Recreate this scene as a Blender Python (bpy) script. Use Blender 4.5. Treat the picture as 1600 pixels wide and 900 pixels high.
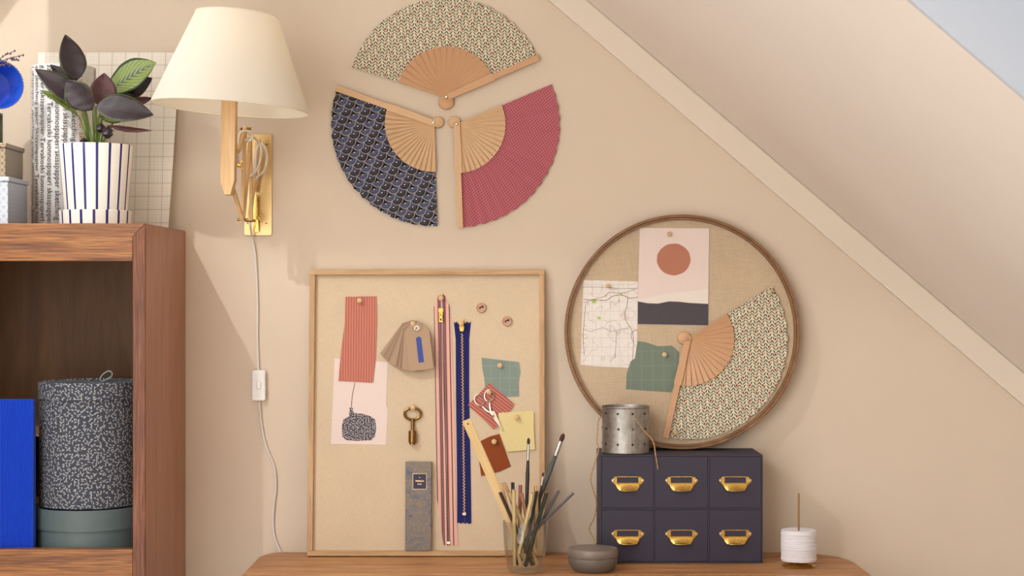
import bpy, bmesh, math, random
from mathutils import Vector, Matrix
random.seed(7)
R = math.radians
for o in list(bpy.data.objects): bpy.data.objects.remove(o)
COL = bpy.context.scene.collection
SC = bpy.context.scene

# ------------------------------------------------------------------ camera, light, exposure
DIST, FOC, CAMZ, HZ = 3.6, 2592.0, 1.3125, 457.0     # camera distance to the back wall, focal length in px, eye height, horizon row
cam = bpy.data.cameras.new('camera'); cam.sensor_width = 36; cam.lens = 36 * FOC / 1600
cam.shift_y = (HZ - 450) / 1600; cam.clip_start = .05
camo = bpy.data.objects.new('camera', cam); COL.objects.link(camo)
camo.location = (0, -DIST, CAMZ); camo.rotation_euler = (R(90), 0, 0); SC.camera = camo

w = bpy.data.worlds.new('world'); SC.world = w; w.use_nodes = True
w.node_tree.nodes['Background'].inputs[0].default_value = (1.0, .995, .985, 1)
w.node_tree.nodes['Background'].inputs[1].default_value = 4.45

SUN = Vector((-1.18, -1.485, 2.36))                  # point key light where the cast shadows converge; its skylight is invented
def lamp(name, kind, loc, power, color, **kw):
    l = bpy.data.lights.new(name, kind); l.energy = power; l.color = color
    for k, v in kw.items(): setattr(l, k, v)
    o = bpy.data.objects.new(name, l); COL.objects.link(o); o.location = loc
    return o
lamp('key_light', 'POINT', SUN, 38, (1.0, .99, .98), shadow_soft_size=.012)

SC.view_settings.view_transform = 'Standard'; SC.view_settings.look = 'None'
SC.view_settings.gamma = 1; SC.view_settings.use_curve_mapping = False
SC.view_settings.exposure = 0.0

# ------------------------------------------------------------------ helpers
def C(r, g, b, a=1):
    f = lambda v: (v/255/12.92) if v/255 <= .04045 else ((v/255+.055)/1.055)**2.4
    return (f(r), f(g), f(b), a)

def P(px, py, d=0.0):                                # point seen at a photo position, d metres in front of the back wall
    k = (DIST - d) / FOC
    return Vector(((px-800)*k, -d, CAMZ + (HZ-py)*k))

class MB:
    def __init__(s): s.v = []; s.f = []; s.uv = []
    def add(s, vs, fs):
        n = len(s.v); s.v += [Vector(v) for v in vs]; s.f += [tuple(i+n for i in f) for f in fs]; return s
    def box(s, x0, x1, y0, y1, z0, z1):
        return s.add([(x0,y0,z0),(x1,y0,z0),(x1,y1,z0),(x0,y1,z0),(x0,y0,z1),(x1,y0,z1),(x1,y1,z1),(x0,y1,z1)],
                     [(0,3,2,1),(4,5,6,7),(0,1,5,4),(1,2,6,5),(2,3,7,6),(3,0,4,7)])
    def prism(s, poly, z0, z1, M=None):
        a = sum(poly[i][0]*poly[(i+1)%len(poly)][1]-poly[(i+1)%len(poly)][0]*poly[i][1] for i in range(len(poly)))
        if a < 0: poly = poly[::-1]
        n = len(poly); vs = [Vector((p[0],p[1],z0)) for p in poly] + [Vector((p[0],p[1],z1)) for p in poly]
        if M: vs = [M @ v for v in vs]
        return s.add(vs, [tuple(range(n))[::-1], tuple(range(n, 2*n))] + [(i,(i+1)%n,(i+1)%n+n,i+n) for i in range(n)])
    def tube(s, pts, r, n=8, closed=False):
        pts = [Vector(p) for p in pts]; N = len(pts)
        rs = r if isinstance(r, (list, tuple)) else [r]*N
        tan = []
        for i in range(N):
            a = pts[(i-1) % N] if (closed or i > 0) else pts[i]
            b = pts[(i+1) % N] if (closed or i < N-1) else pts[i]
            tan.append((b-a).normalized())
        up = Vector((0,0,1)) if abs(tan[0].z) < .9 else Vector((1,0,0))
        nrm = tan[0].cross(up).normalized(); rings = []
        for i in range(N):
            nrm = (nrm - tan[i]*nrm.dot(tan[i])).normalized(); bi = tan[i].cross(nrm)
            rings.append([pts[i] + (nrm*math.cos(2*math.pi*j/n) + bi*math.sin(2*math.pi*j/n))*rs[i] for j in range(n)])
        vs = [v for rg in rings for v in rg]; fs = []
        for i in range(N if closed else N-1):
            a, b = i*n, ((i+1) % N)*n
            for j in range(n): fs.append((a+j, a+(j+1)%n, b+(j+1)%n, b+j))
        if not closed: fs += [tuple(range(n))[::-1], tuple(range((N-1)*n, N*n))]
        return s.add(vs, fs)
    def lathe(s, prof, n=40, M=None):
        vs = []; fs = []; m = len(prof)
        for (r, z) in prof:
            for j in range(n):
                a = 2*math.pi*j/n; vs.append(Vector((max(r,1e-5)*math.cos(a), max(r,1e-5)*math.sin(a), z)))
        for i in range(m-1):
            for j in range(n): fs.append((i*n+j, i*n+(j+1)%n, (i+1)*n+(j+1)%n, (i+1)*n+j))
        if M: vs = [M @ v for v in vs]
        return s.add(vs, fs)
    def grid(s, fn, nu, nv):
        vs = [fn(i/nu, j/nv) for j in range(nv+1) for i in range(nu+1)]
        return s.add(vs, [(j*(nu+1)+i, j*(nu+1)+i+1, (j+1)*(nu+1)+i+1, (j+1)*(nu+1)+i) for j in range(nv) for i in range(nu)])
    def bar(s, a, b, wd, th, up=(0,0,1)):              # square bar between two points
        a, b = Vector(a), Vector(b); t = (b-a).normalized(); u = Vector(up); x = t.cross(u).normalized(); y = x.cross(t)
        vs = [p + x*sx*wd/2 + y*sy*th/2 for p in (a, b) for sx, sy in ((-1,-1),(1,-1),(1,1),(-1,1))]
        return s.add(vs, [(0,1,2,3),(7,6,5,4),(0,4,5,1),(1,5,6,2),(2,6,7,3),(3,7,4,0)])
    def xform(s, M): s.v = [M @ v for v in s.v]; return s
    def build(s, name, mat, parent=None, M=None, world=False, smooth=False, bevel=0, solid=0, subd=0, uv=None):
        vs = s.v
        root = parent
        if world:
            Mi = (world_matrix(parent) if parent else (M or Matrix())).inverted(); vs = [Mi @ v for v in vs]
        me = bpy.data.meshes.new(name); me.from_pydata([tuple(v) for v in vs], [], s.f); me.update()
        bm = bmesh.new(); bm.from_mesh(me); bmesh.ops.recalc_face_normals(bm, faces=bm.faces); bm.to_mesh(me); bm.free()
        if uv:
            lay = me.uv_layers.new(name='UVMap')
            for l in me.loops: lay.data[l.index].uv = uv(me.vertices[l.vertex_index].co, l.vertex_index)
        for p in me.polygons: p.use_smooth = bool(smooth)
        if smooth: me.set_sharp_from_angle(angle=R(smooth if smooth > 1 else 40))
        if mat: me.materials.append(mat)
        o = bpy.data.objects.new(name, me); COL.objects.link(o)
        if parent: o.parent = parent
        if M is not None: o.matrix_local = M
        if solid: m = o.modifiers.new('solid', 'SOLIDIFY'); m.thickness = solid; m.offset = 0
        if bevel: m = o.modifiers.new('bevel', 'BEVEL'); m.width = bevel; m.segments = 2; m.limit_method = 'ANGLE'; m.angle_limit = R(40)
        if subd: m = o.modifiers.new('sub', 'SUBSURF'); m.levels = m.render_levels = subd
        return o
WM = {}
def world_matrix(o):
    M = o.matrix_basis.copy()
    return (world_matrix(o.parent) @ M) if o.parent else M
def tag(o, label, cat, group=None):
    o['label'] = label; o['category'] = cat
    if group: o['group'] = group
    return o
def struct(o): o['kind'] = 'structure'; return o
def thing(name, label, cat, M=None, group=None):
    o = bpy.data.objects.new(name, None); COL.objects.link(o); o.empty_display_size = .02
    if M is not None: o.matrix_basis = M if isinstance(M, Matrix) else Matrix.Translation(M)
    return tag(o, label, cat, group)
def clone(o, parent=None):
    c = o.copy(); COL.objects.link(c); c.parent = parent
    for ch in [x for x in bpy.data.objects if x.parent == o and x != c]: clone(ch, c)
    return c
TR = Matrix.Translation
def plane(base, lean):                               # local x right, y up along the plane, z out of it
    M = Matrix(((1,0,0,base[0]), (0,math.sin(lean),-math.cos(lean),base[1]), (0,math.cos(lean),math.sin(lean),base[2]), (0,0,0,1)))
    return M
def on(M, px, py, w=0.0):                            # local (x, y) on the plane z = w seen at a photo position
    o = Vector((0,-DIST,CAMZ)); d = Vector(((px-800)/FOC, 1, (HZ-py)/FOC)); Mi = M.inverted()
    lo = Mi @ o; ld = Mi.to_3x3() @ d; t = (w - lo.z)/ld.z; q = lo + ld*t
    return Vector((q.x, q.y))
def textmesh(txt, size, align='LEFT', bold=0):
    c = bpy.data.curves.new('t', 'FONT'); c.body = txt; c.size = size; c.align_x = align; c.offset = bold; c.resolution_u = 2
    o = bpy.data.objects.new('t', c); COL.objects.link(o); bpy.context.view_layer.update()
    me = bpy.data.meshes.new_from_object(o)
    vs = [v.co.copy() for v in me.vertices]; fs = [tuple(p.vertices) for p in me.polygons]
    bpy.data.objects.remove(o); bpy.data.curves.remove(c); bpy.data.meshes.remove(me)
    return vs, fs

def smooth_path(pts, n=6):
    pts = [Vector(p) for p in pts]; out = []
    for i in range(len(pts)-1):
        p0, p1, p2, p3 = pts[max(i-1,0)], pts[i], pts[i+1], pts[min(i+2,len(pts)-1)]
        for j in range(n):
            t_ = j/n; out.append(.5*((2*p1)+(p2-p0)*t_+(2*p0-5*p1+4*p2-p3)*t_*t_+(3*p1-p0-3*p2+p3)*t_**3))
    return out + [pts[-1]]

# ------------------------------------------------------------------ materials (node helper)
class T:
    def __init__(s, name, rough=.6, metal=0, spec=None, **kw):
        s.m = bpy.data.materials.new(name); s.m.use_nodes = True; s.nt = s.m.node_tree; s.b = s.nt.nodes['Principled BSDF']
        s.b.inputs['Roughness'].default_value = rough; s.b.inputs['Metallic'].default_value = metal
        if spec is not None: s.b.inputs['Specular IOR Level'].default_value = spec
        for k, v in kw.items(): s.b.inputs[k].default_value = v
    def n(s, t): return s.nt.nodes.new(t)
    def put(s, inp, v):
        if isinstance(v, bpy.types.NodeSocket): s.nt.links.new(v, inp)
        else: inp.default_value = v
    def mt(s, op, a, b=0.0, c=0.0, clamp=False):
        n = s.n('ShaderNodeMath'); n.operation = op; n.use_clamp = clamp
        for i, v in enumerate((a, b, c)): s.put(n.inputs[i], v)
        return n.outputs[0]
    def add(s, a, b): return s.mt('ADD', a, b)
    def sub(s, a, b): return s.mt('SUBTRACT', a, b)
    def mul(s, a, b): return s.mt('MULTIPLY', a, b)
    def lt(s, a, b): return s.mt('LESS_THAN', a, b)
    def gt(s, a, b): return s.mt('GREATER_THAN', a, b)
    def fr(s, a): return s.mt('FRACT', a)
    def ab(s, a): return s.mt('ABSOLUTE', a)
    def mx(s, *a):
        r = a[0]
        for x in a[1:]: r = s.mt('MAXIMUM', r, x)
        return r
    def hyp(s, a, b): return s.mt('SQRT', s.add(s.mul(a, a), s.mul(b, b)))
    def mix(s, f, a, b):
        n = s.n('ShaderNodeMix'); n.data_type = 'RGBA'
        s.put(n.inputs['Factor'], f); s.put(n.inputs[6], a); s.put(n.inputs[7], b); return n.outputs[2]
    def co(s, kind='Object', scale=(1,1,1), rot=(0,0,0), loc=(0,0,0)):
        t = s.n('ShaderNodeTexCoord'); m = s.n('ShaderNodeMapping'); m.inputs['Scale'].default_value = scale
        m.inputs['Rotation'].default_value = rot; m.inputs['Location'].default_value = loc
        s.nt.links.new(t.outputs[kind], m.inputs['Vector']); return m.outputs[0]
    def xyz(s, v):
        n = s.n('ShaderNodeSeparateXYZ'); s.nt.links.new(v, n.inputs[0]); return n.outputs
    def vec(s, x, y, z=0.0):
        n = s.n('ShaderNodeCombineXYZ')
        for i, v in enumerate((x, y, z)): s.put(n.inputs[i], v)
        return n.outputs[0]
    def noise(s, v, scale, detail=3, rough=.5, dist=0, col=False):
        n = s.n('ShaderNodeTexNoise'); s.put(n.inputs['Vector'], v); n.inputs['Scale'].default_value = scale
        n.inputs['Detail'].default_value = detail; n.inputs['Roughness'].default_value = rough; n.inputs['Distortion'].default_value = dist
        return n.outputs['Color' if col else 'Fac']
    def vor(s, v, scale=1, feature='F1', dim='2D', rnd=1):
        n = s.n('ShaderNodeTexVoronoi'); n.voronoi_dimensions = dim; n.feature = feature; s.put(n.inputs['Vector'], v)
        n.inputs['Scale'].default_value = scale; n.inputs['Randomness'].default_value = rnd; return n.outputs
    def ramp(s, f, stops):
        n = s.n('ShaderNodeValToRGB'); cr = n.color_ramp
        while len(cr.elements) < len(stops): cr.elements.new(.5)
        for e, (p, c) in zip(cr.elements, stops): e.position = p; e.color = c
        s.put(n.inputs[0], f); return n.outputs[0]
    def bump(s, h, strength=.3, dist=.001):
        n = s.n('ShaderNodeBump'); n.inputs['Strength'].default_value = strength; n.inputs['Distance'].default_value = dist
        s.put(n.inputs['Height'], h); s.nt.links.new(n.outputs[0], s.b.inputs['Normal'])
    def done(s, col=None, **kw):
        if col is not None: s.put(s.b.inputs['Base Color'], col)
        for k, v in kw.items(): s.put(s.b.inputs[k], v)
        return s.m

def plain(name, c, rough=.6, metal=0, var=.06, scale=60, **kw):
    t = T(name, rough, metal, **kw); n = t.noise(t.co(), scale, 4, .6)
    d = tuple(max(0, x*(1-var*2)) for x in c[:3]) + (1,); l = tuple(min(1, x*(1+var)) for x in c[:3]) + (1,)
    t.bump(n, .12, .0006); return t.done(t.mix(n, d, l))
def wood(name, c1, c2, c3, scale=(1,1,1), s=14, rough=.5, dist=1.2, bumps=.25, pores=0.5):
    t = T(name, rough); v = t.co(scale=scale)
    n = t.noise(v, s, 5, .6, dist); n2 = t.noise(t.co(scale=tuple(x*(9 if x > .5 else 2.5) for x in scale)), s*1.3, 3, .6)
    col = t.ramp(n, [(.25, c1), (.5, c2), (.75, c3)])
    p = t.ramp(n2, [(.38, (0,0,0,1)), (.52, (1,1,1,1))])
    dark = tuple(x*.45 for x in c1[:3]) + (1,)
    inv = t.mul(t.sub(1.0, p), pores)
    t.bump(t.add(t.mul(p, .6), t.mul(n, .4)), bumps, .0006)
    return t.done(t.mix(inv, col, dark))

def wall_mat(name, c, var=.03):
    t = T(name, .85, spec=.2); v = t.co()
    n = t.noise(v, 3.5, 4, .55); f = t.noise(v, 260, 3, .6); g = t.noise(v, 28, 4, .6)
    t.bump(t.add(t.mul(f, .5), g), .16, .0012)
    return t.done(t.mix(n, tuple(x*(1-var*2) for x in c[:3])+(1,), tuple(min(1, x*(1+var)) for x in c[:3])+(1,)))
M_wall = wall_mat('beige_plaster', C(220,204,184))
M_slope = wall_mat('slope_plaster', C(234,224,214))
M_trim = wall_mat('trim_paint', C(226,214,198), .01)
M_white = plain('white_paint', C(236,234,230), .6)
M_floor = wood('floor_boards', C(196,182,164), C(206,194,178), C(216,205,190), (.15,1,1), 12)

# oak with the grain along x / z, beech, pine
OAKc = (C(100,58,24), C(150,94,46), C(186,126,66))
M_oak_x = wood('oak_along', *OAKc, (.08,1,1), 45, .42, 1.0, .4, .75)
M_oak_z = wood('oak_upright', C(92,50,28), C(122,68,38), C(150,90,52), (1,1,.08), 45, .42, 1.0, .4, .75)
M_oak_side = wood('stained_side', C(150,98,72), C(166,112,84), C(180,126,98), (1,1,.1), 30, .4, .8, .15, .25)
M_cab_in = wood('cabinet_inside', C(88,57,27), C(104,70,35), C(120,83,44), (1,1,.2), 12, .6, 1.5, .1, .15)
M_pine_x = wood('pine_along', C(150,98,58), C(196,142,94), C(218,168,118), (.07,1,1), 30, .45, 1.6, .35, .55)
M_pine_z = wood('pine_upright', C(200,156,104), C(216,176,124), C(228,192,144), (1,1,.08), 40, .5, .6, .12, .2)
M_frame_x = wood('frame_along', C(176,136,92), C(196,158,112), C(214,180,136), (.08,1,1), 60, .5, .6, .15, .35)
M_frame_y = wood('frame_upright', C(176,136,92), C(196,158,112), C(214,180,136), (1,.08,1), 60, .5, .6, .15, .35)
M_beech = wood('beech_stick', C(208,168,126), C(218,180,138), C(226,190,150), (.06,1,1), 60, .55, .4, .08, .2)
M_beech2 = wood('beech_stick_brown', C(198,150,110), C(207,161,121), C(215,172,133), (.06,1,1), 60, .55, .4, .08, .2)
M_hoop = wood('hoop_wood', C(118,82,52), C(138,98,64), C(158,118,80), (1,1,1), 40, .5, .5, .15, .3)
M_pin = wood('pin_wood', C(206,168,118), C(220,186,138), C(230,200,156), (1,1,.3), 90, .55, .4, .1, .15)

def metal(name, c, rough=.3, var=.1, scale=80):
    t = T(name, rough, 1); n = t.noise(t.co(), scale, 4, .6)
    return t.done(t.mix(n, tuple(x*(1-2*var) for x in c[:3])+(1,), c), Roughness=t.add(t.mul(n, .2), rough-.1))
M_brass = metal('brass', C(226,188,104), .28)
M_brass_plate = metal('brushed_brass', C(206,176,124), .36, .05, 30)
M_antique = metal('antique_brass', C(150,116,70), .33, .15)
M_silver = metal('silver', C(222,214,202), .22)
M_steel = metal('steel', C(200,198,195), .25)
M_dark = plain('dark_hole', C(28,24,22), .8)

def linen(name, c, var=.1):
    t = T(name, .9, spec=.15)
    a = t.noise(t.co(scale=(.04,1,1)), 1500, 2, .5); b = t.noise(t.co(scale=(1,.04,1)), 1500, 2, .5)
    g = t.noise(t.co(), 9, 3, .5); f = t.mul(t.add(a, b), .5)
    h = t.add(t.mul(f, .8), t.mul(g, .2)); t.bump(f, .35, .0005)
    return t.done(t.ramp(h, [(.38, tuple(x*(1-2*var) for x in c[:3])+(1,)), (.62, tuple(min(1,x*(1+var)) for x in c[:3])+(1,))]))
M_linen = linen('linen', C(214,194,166), .055)
M_linen2 = linen('linen_dark', C(202,180,152), .085)

def cloth(name, c, stripes=None, sc=None, rot=0, check=None):
    t = T(name, .9, spec=.15); v = t.co(rot=(0,0,rot)); x, y, z = t.xyz(v)
    n = t.noise(v, 700, 2, .6); g = t.noise(v, 45, 3, .5)
    base = t.mix(n, tuple(q*.82 for q in c[:3])+(1,), c)
    h = t.add(t.mul(n, .3), t.mul(g, .7))
    if stripes:
        u = t.fr(t.mul(x, 1/stripes)); k = t.ab(t.sub(u, .5))
        base = t.mix(t.gt(k, .32), base, sc); h = t.add(t.mul(n, .2), t.mul(t.sub(.5, k), 1.6))
    if check:
        gx = t.gt(t.ab(t.sub(t.fr(t.mul(x, 1/check)), .5)), .455); gy = t.gt(t.ab(t.sub(t.fr(t.mul(y, 1/(check*1.3))), .5)), .47)
        base = t.mix(t.mul(t.mx(gx, gy), .22), base, tuple(min(1,q*1.5) for q in c[:3])+(1,))
    t.bump(h, .5, .0012); return t.done(base)

def floral():
    t = T('leaf_print', .85, spec=.15); x, y, z = t.xyz(t.co('UV')); p, q = .0140, .0070
    X = t.mul(x, 1/p); col_i = t.mt('FLOOR', X); u = t.sub(t.fr(X), .5)
    y2 = t.add(y, t.mul(col_i, .0215)); sway = t.mul(t.mt('SINE', t.mul(y2, 2*math.pi/.0330)), .10)
    u = t.add(u, sway); au = t.ab(u)
    v = t.fr(t.mul(t.sub(y2, t.mul(au, p*1.15)), 1/q))
    leaf = t.mul(t.mul(t.lt(t.ab(t.sub(v, .5)), t.mul(t.sub(.28, t.ab(t.sub(au, .27))), 1.15)), t.lt(au, .52)), t.gt(au, .04))
    stem = t.lt(au, .03)
    def dots(ox, oy):
        dx = t.mul(t.sub(t.fr(t.add(t.mul(x, 1/(2*p)), ox)), .5), 2*p); dy = t.mul(t.sub(t.fr(t.add(t.mul(y, 1/.0330), oy)), .5), .0330)
        return t.hyp(dx, dy)
    d = t.mt('MINIMUM', dots(.25, 0), dots(.75, .5))
    n = t.noise(t.co('UV'), 500, 2)
    base = t.mix(n, C(216,204,176), C(232,222,198))
    col = t.mix(t.mx(leaf, t.mul(stem, .5)), base, C(60,68,52))
    col = t.mix(t.lt(d, .0034), col, base); col = t.mix(t.lt(d, .0023), col, C(146,48,40))
    return t.done(col)
M_floral = floral()

def scales():
    t = T('scale_print', .85, spec=.15); x0, y0, z = t.xyz(t.co('UV', rot=(0,0,R(-20)))); wd, h, rad = .0262, .0128, .0133
    j = t.mt('CEIL', t.mul(y0, 1/h))
    def row(jj):
        off = t.mul(t.mt('MODULO', t.add(jj, 1000), 2.0), wd/2); a = t.mul(t.sub(x0, off), 1/wd); i = t.mt('FLOOR', t.add(a, .5))
        dx = t.mul(t.sub(a, i), wd); dy = t.sub(y0, t.mul(jj, h))
        half = t.mt('FLOOR', t.mul(t.add(jj, 1000), .5))
        return t.mul(t.hyp(dx, dy), 1/rad), t.mt('ARCTAN2', dy, dx), t.mt('MODULO', t.add(t.add(i, half), 1000), 2.0)
    d1, a1, p1 = row(j); d2, a2, p2 = row(t.add(j, 1.0)); ins = t.lt(d1, 1.0)
    sel = lambda p, q: t.add(t.mul(ins, p), t.mul(t.sub(1.0, ins), q))
    d, a, par = sel(d1, d2), sel(a1, a2), sel(p1, p2)
    col = t.mix(par, C(36,32,36), C(72,79,108))
    rays = t.mul(t.mul(t.gt(t.fr(t.mul(a, 4.5)), .6), t.gt(d, .5)), t.lt(d, .8)); col = t.mix(t.mul(rays, .35), col, C(120,125,150))
    ring = t.lt(t.ab(t.sub(d, .42)), .035); col = t.mix(t.mul(ring, .5), col, C(150,150,165))
    rim = t.mul(t.lt(t.ab(t.sub(d, .91)), .06), t.lt(t.fr(t.mul(a, 4.2)), .55)); col = t.mix(rim, col, C(214,206,196))
    col = t.mix(t.lt(d, .16), col, C(228,220,206))
    return t.done(col)
M_scales = scales()
def pinkdots():
    t = T('pink_dot_print', .85, spec=.15); x, y, z = t.xyz(t.co('UV', rot=(0,0,R(12)))); p = .0066
    def dots(ox):
        dx = t.mul(t.sub(t.fr(t.add(t.mul(x, 1/p), ox)), .5), p); dy = t.mul(t.sub(t.fr(t.add(t.mul(y, 1/(p*1.3)), ox)), .5), p*1.3)
        return t.hyp(dx, dy)
    d = t.mt('MINIMUM', dots(0), dots(.5))
    return t.done(t.mix(t.lt(d, .0017), C(190,112,120), C(152,70,86)))
M_pinkfan = pinkdots()

# ------------------------------------------------------------------ the setting
struct(MB().box(-1.8, 2.6, 0, .1, 0, 2.7).build('wall_back', M_wall))
struct(MB().box(-1.8, 2.6, -4.6, .1, -.06, 0).build('floor', M_floor))
SLX, SLZ, SLK = .1597, 1.947, -.853                  # right roof slope: a point of its foot line and its gradient
sz = lambda x: SLZ + SLK*(x-SLX)
xr0, xr1 = SLX + (2.55-SLZ)/SLK, SLX + (0-SLZ)/SLK
ny = Vector((-SLK, 1)).normalized()*.32
pr = [(xr0, 2.55), (xr1, 0), (xr1+ny.x, ny.y), (xr0+ny.x, 2.55+ny.y)]
YE = -1.566
slope = MB(); slope.add([(x, y, z) for y in (0, YE) for x, z in pr], [(0,1,2,3),(7,6,5,4)] + [(i,(i+1)%4,(i+1)%4+4,i+4) for i in range(4)])
struct(slope.build('ceiling_slope', M_slope))
far_shade = MB(); far_shade.add([(x, y, z) for y in (-2.0, -4.6) for x, z in pr], slope.f); struct(far_shade.build('ceiling_slope', M_slope))   # slope continued out of view, added to darken the right side and the reveal
M_daylight_lining = wall_mat('daylight_tint_lining', C(196,200,206), .01)  # daylight's blue-grey put into the paint of this added lining
lin = MB(); lin.add([(x, y, z) for y in (YE, YE-.012) for x, z in pr], slope.f); struct(lin.build('trim_2', M_daylight_lining))
td = Vector((1, SLK)).normalized(); tn = Vector((-td.y, td.x)) * -1
a0, a1 = Vector((xr0, 2.55)), Vector((xr1, 0)); twd = .054
tp = [a0, a1, a1 + tn*twd, a0 + tn*twd]
trim = MB(); trim.add([(q.x, y, q.y) for y in (0, -.016) for q in tp], [(0,1,2,3),(7,6,5,4)] + [(i,(i+1)%4,(i+1)%4+4,i+4) for i in range(4)])
struct(trim.build('trim_1', M_trim, bevel=.004))
# added pane to dim the roof opening, and added wall to darken the right
t = T('dimming_pane', .5); tl = t.n('ShaderNodeBsdfTranslucent'); tl.inputs[0].default_value = (.30, .34, .40, 1); t.nt.links.new(tl.outputs[0], t.nt.nodes['Material Output'].inputs[0])
wv = [Vector((q[0], 0, q[1])) for q in (pr[3], pr[2])]; up = Vector((ny.x, 0, ny.y)).normalized()*.02
pn = MB(); pn.add([v + off + Vector((0, y, 0)) for off in (Vector(), up) for v in wv for y in (YE+.02, -2.02)], [(0,1,3,2),(4,6,7,5),(0,4,5,1),(1,5,7,3),(3,7,6,2),(2,6,4,0)])
struct(pn.build('dimming_window', t.m))
struct(MB().box(-.75, 2.6, -4.7, -4.6, 0, 2.7).build('shade_wall_front', M_wall))  # unseen wall, added and widened to keep light off the right side
struct(MB().box(-.80, xr0+.02, -2.4, 0, 2.55, 2.62).build('ceiling', M_white))
# unseen left slope, invented to mask the key light; its openings shape the patches
LX, LZ, LK = -1.7, 1.2, 1.4
def thru(px, py):
    q = P(px, py, 0); d = q - SUN; t = ((LZ + LK*(SUN.x-LX)) - SUN.z)/(d.z - LK*d.x); p = SUN + d*t
    return (p.x, p.y)
hole = [thru(*p) for p in [(75,-60),(75,190),(300,345),(490,408),(900,437),(1500,500),(2100,600),(2100,1900),(-200,1900),(-200,300),(-120,-60)]]
hole2 = [thru(*p) for p in [(330,175),(430,195),(400,262),(360,250)]]  # small opening shaped to throw a light patch on the lamp shade
bm = bmesh.new()
def loop(pts):
    vs = [bm.verts.new((x, y, LZ + LK*(x-LX))) for x, y in pts]
    return [bm.edges.new((vs[i], vs[(i+1) % len(vs)])) for i in range(len(vs))]
xt = LX + (2.56-LZ)/LK
es = loop([(LX, 0), (xt, 0), (xt, -2.4), (LX, -2.4)]) + loop(hole) + loop(hole2)
bmesh.ops.triangle_fill(bm, edges=es, use_beauty=True)
me = bpy.data.meshes.new('light_mask_left'); bm.to_mesh(me); bm.free(); me.materials.append(M_white)
o = bpy.data.objects.new('light_mask_left', me); COL.objects.link(o); struct(o)
struct(MB().box(LX-.06, LX, -2.4, 0, 0, LZ).build('wall_left', M_wall))

# ------------------------------------------------------------------ oak cabinet
cab = thing('cabinet', 'dark oak cabinet whose open compartment holds round boxes and a blue folder', 'cabinet', (-.9215, -.2, 0))
CX0, CX1, CF, CT = -1.135, -.708, -.39, 1.4462
zm = 1.4202
def xzprism(poly, y0, y1):
    m = MB(); m.prism(poly, y0, y1); m.v = [Vector((v.x, v.z, v.y)) for v in m.v]; return m
xzprism([(CX1-.025,0),(CX1,0),(CX1,CT),(CX1-.025,zm)], CF, -.002).build('side_panel', M_oak_side, cab, world=True, bevel=.0015)
xzprism([(CX1-.025,0),(CX1-.001,0),(CX1-.001,CT-.001),(CX1-.025,zm)], CF-.004, CF).build('front_stile', M_oak_z, cab, world=True, bevel=.001)
xzprism([(CX0,0),(CX0+.025,0),(CX0+.025,zm),(CX0,CT)], CF, -.002).build('side_panel', M_oak_side, cab, world=True, bevel=.0015)
xzprism([(CX0+.0255,zm),(CX1-.0255,zm),(CX1-.0005,CT),(CX0+.0005,CT)], CF, -.002).build('top_panel', M_oak_x, cab, world=True, bevel=.0015)
xzprism([(CX0+.026,1.3732),(CX1-.0252,1.3732),(CX1-.0252,zm),(CX1-.001,CT-.0005),(CX0+.001,CT-.0005),(CX0+.026,zm)], CF-.004, CF+.018).build('front_rail', M_oak_x, cab, world=True, bevel=.001)
MB().box(CX0+.026, CX1-.0252, CF-.004, CF+.02, .73, .816).build('front_rail', M_oak_x, cab, world=True, bevel=.001)
MB().box(CX0+.026, CX1-.026, -.014, -.002, .02, zm).build('back_panel', M_cab_in, cab, world=True)
MB().box(CX0+.026, CX1-.026, CF+.02, -.015, .78, .80).build('bottom_panel', M_cab_in, cab, world=True)
MB().box(CX0+.026, CX1-.026, -.155, -.015, 1.0136, 1.0236).build('shelf', M_pine_x, cab, world=True)
MB().box(CX0+.028, CX1-.028, CF, CF+.018, .03, .726).build('door', M_oak_z, cab, world=True, bevel=.001)

# things inside the cabinet
fl = MB(); poly = []; x0, x1 = -1.102, -.933; N = 34*4
for i in range(N+1):
    x = x0 + (x1-x0)*i/N; poly.append((x, -.3675 + .0017*math.cos(i*math.pi/2)))
poly += [(x1, -.350), (x0, -.350)]
fl.prism(poly, .80, 1.104)
M_blue = plain('blue_board', C(30,78,206), .45, 0, .05)
tag(fl.build('document_folder', M_blue, M=TR((-1.02,-.36,.80)), world=True), 'bright blue corrugated cardboard folder standing in the oak cabinet', 'folder')

def twig(Rr):
    t = T('twig_print', .75, spec=.25); x, y, z = t.xyz(t.co())
    th = t.mul(t.mt('ARCTAN2', y, x), Rr); s = 1/.0062; v = t.vec(t.mul(th, s), t.mul(z, s))
    vo = t.vor(v); px, py, _ = t.xyz(vo['Position']); c = t.xyz(vo['Color'])[0]; ang = t.mul(c, 6.283)
    dx, dy = t.sub(t.mul(th, s), px), t.sub(t.mul(z, s), py)
    ca, sa = t.mt('COSINE', ang), t.mt('SINE', ang)
    u = t.add(t.mul(dx, ca), t.mul(dy, sa)); v2 = t.sub(t.mul(dy, ca), t.mul(dx, sa))
    m1 = t.lt(t.add(t.mul(t.mul(u, u), 4.0), t.mul(t.mul(v2, v2), 150.0)), 1.0)
    u2 = t.add(t.mul(u, .7), t.mul(v2, .7)); w2 = t.sub(t.mul(v2, .7), t.mul(u, .7))
    m2 = t.lt(t.add(t.mul(t.mul(t.sub(u2, .22), t.sub(u2, .22)), 18.0), t.mul(t.mul(w2, w2), 110.0)), 1.0)
    return t.done(t.mix(t.mx(m1, m2), C(66,68,80), C(188,194,192)))
M_twig = twig(.1); M_teal = plain('grey_green_board', C(88,104,106), .5, 0, .04)
cx, cy = -.8495, -.2615
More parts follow.
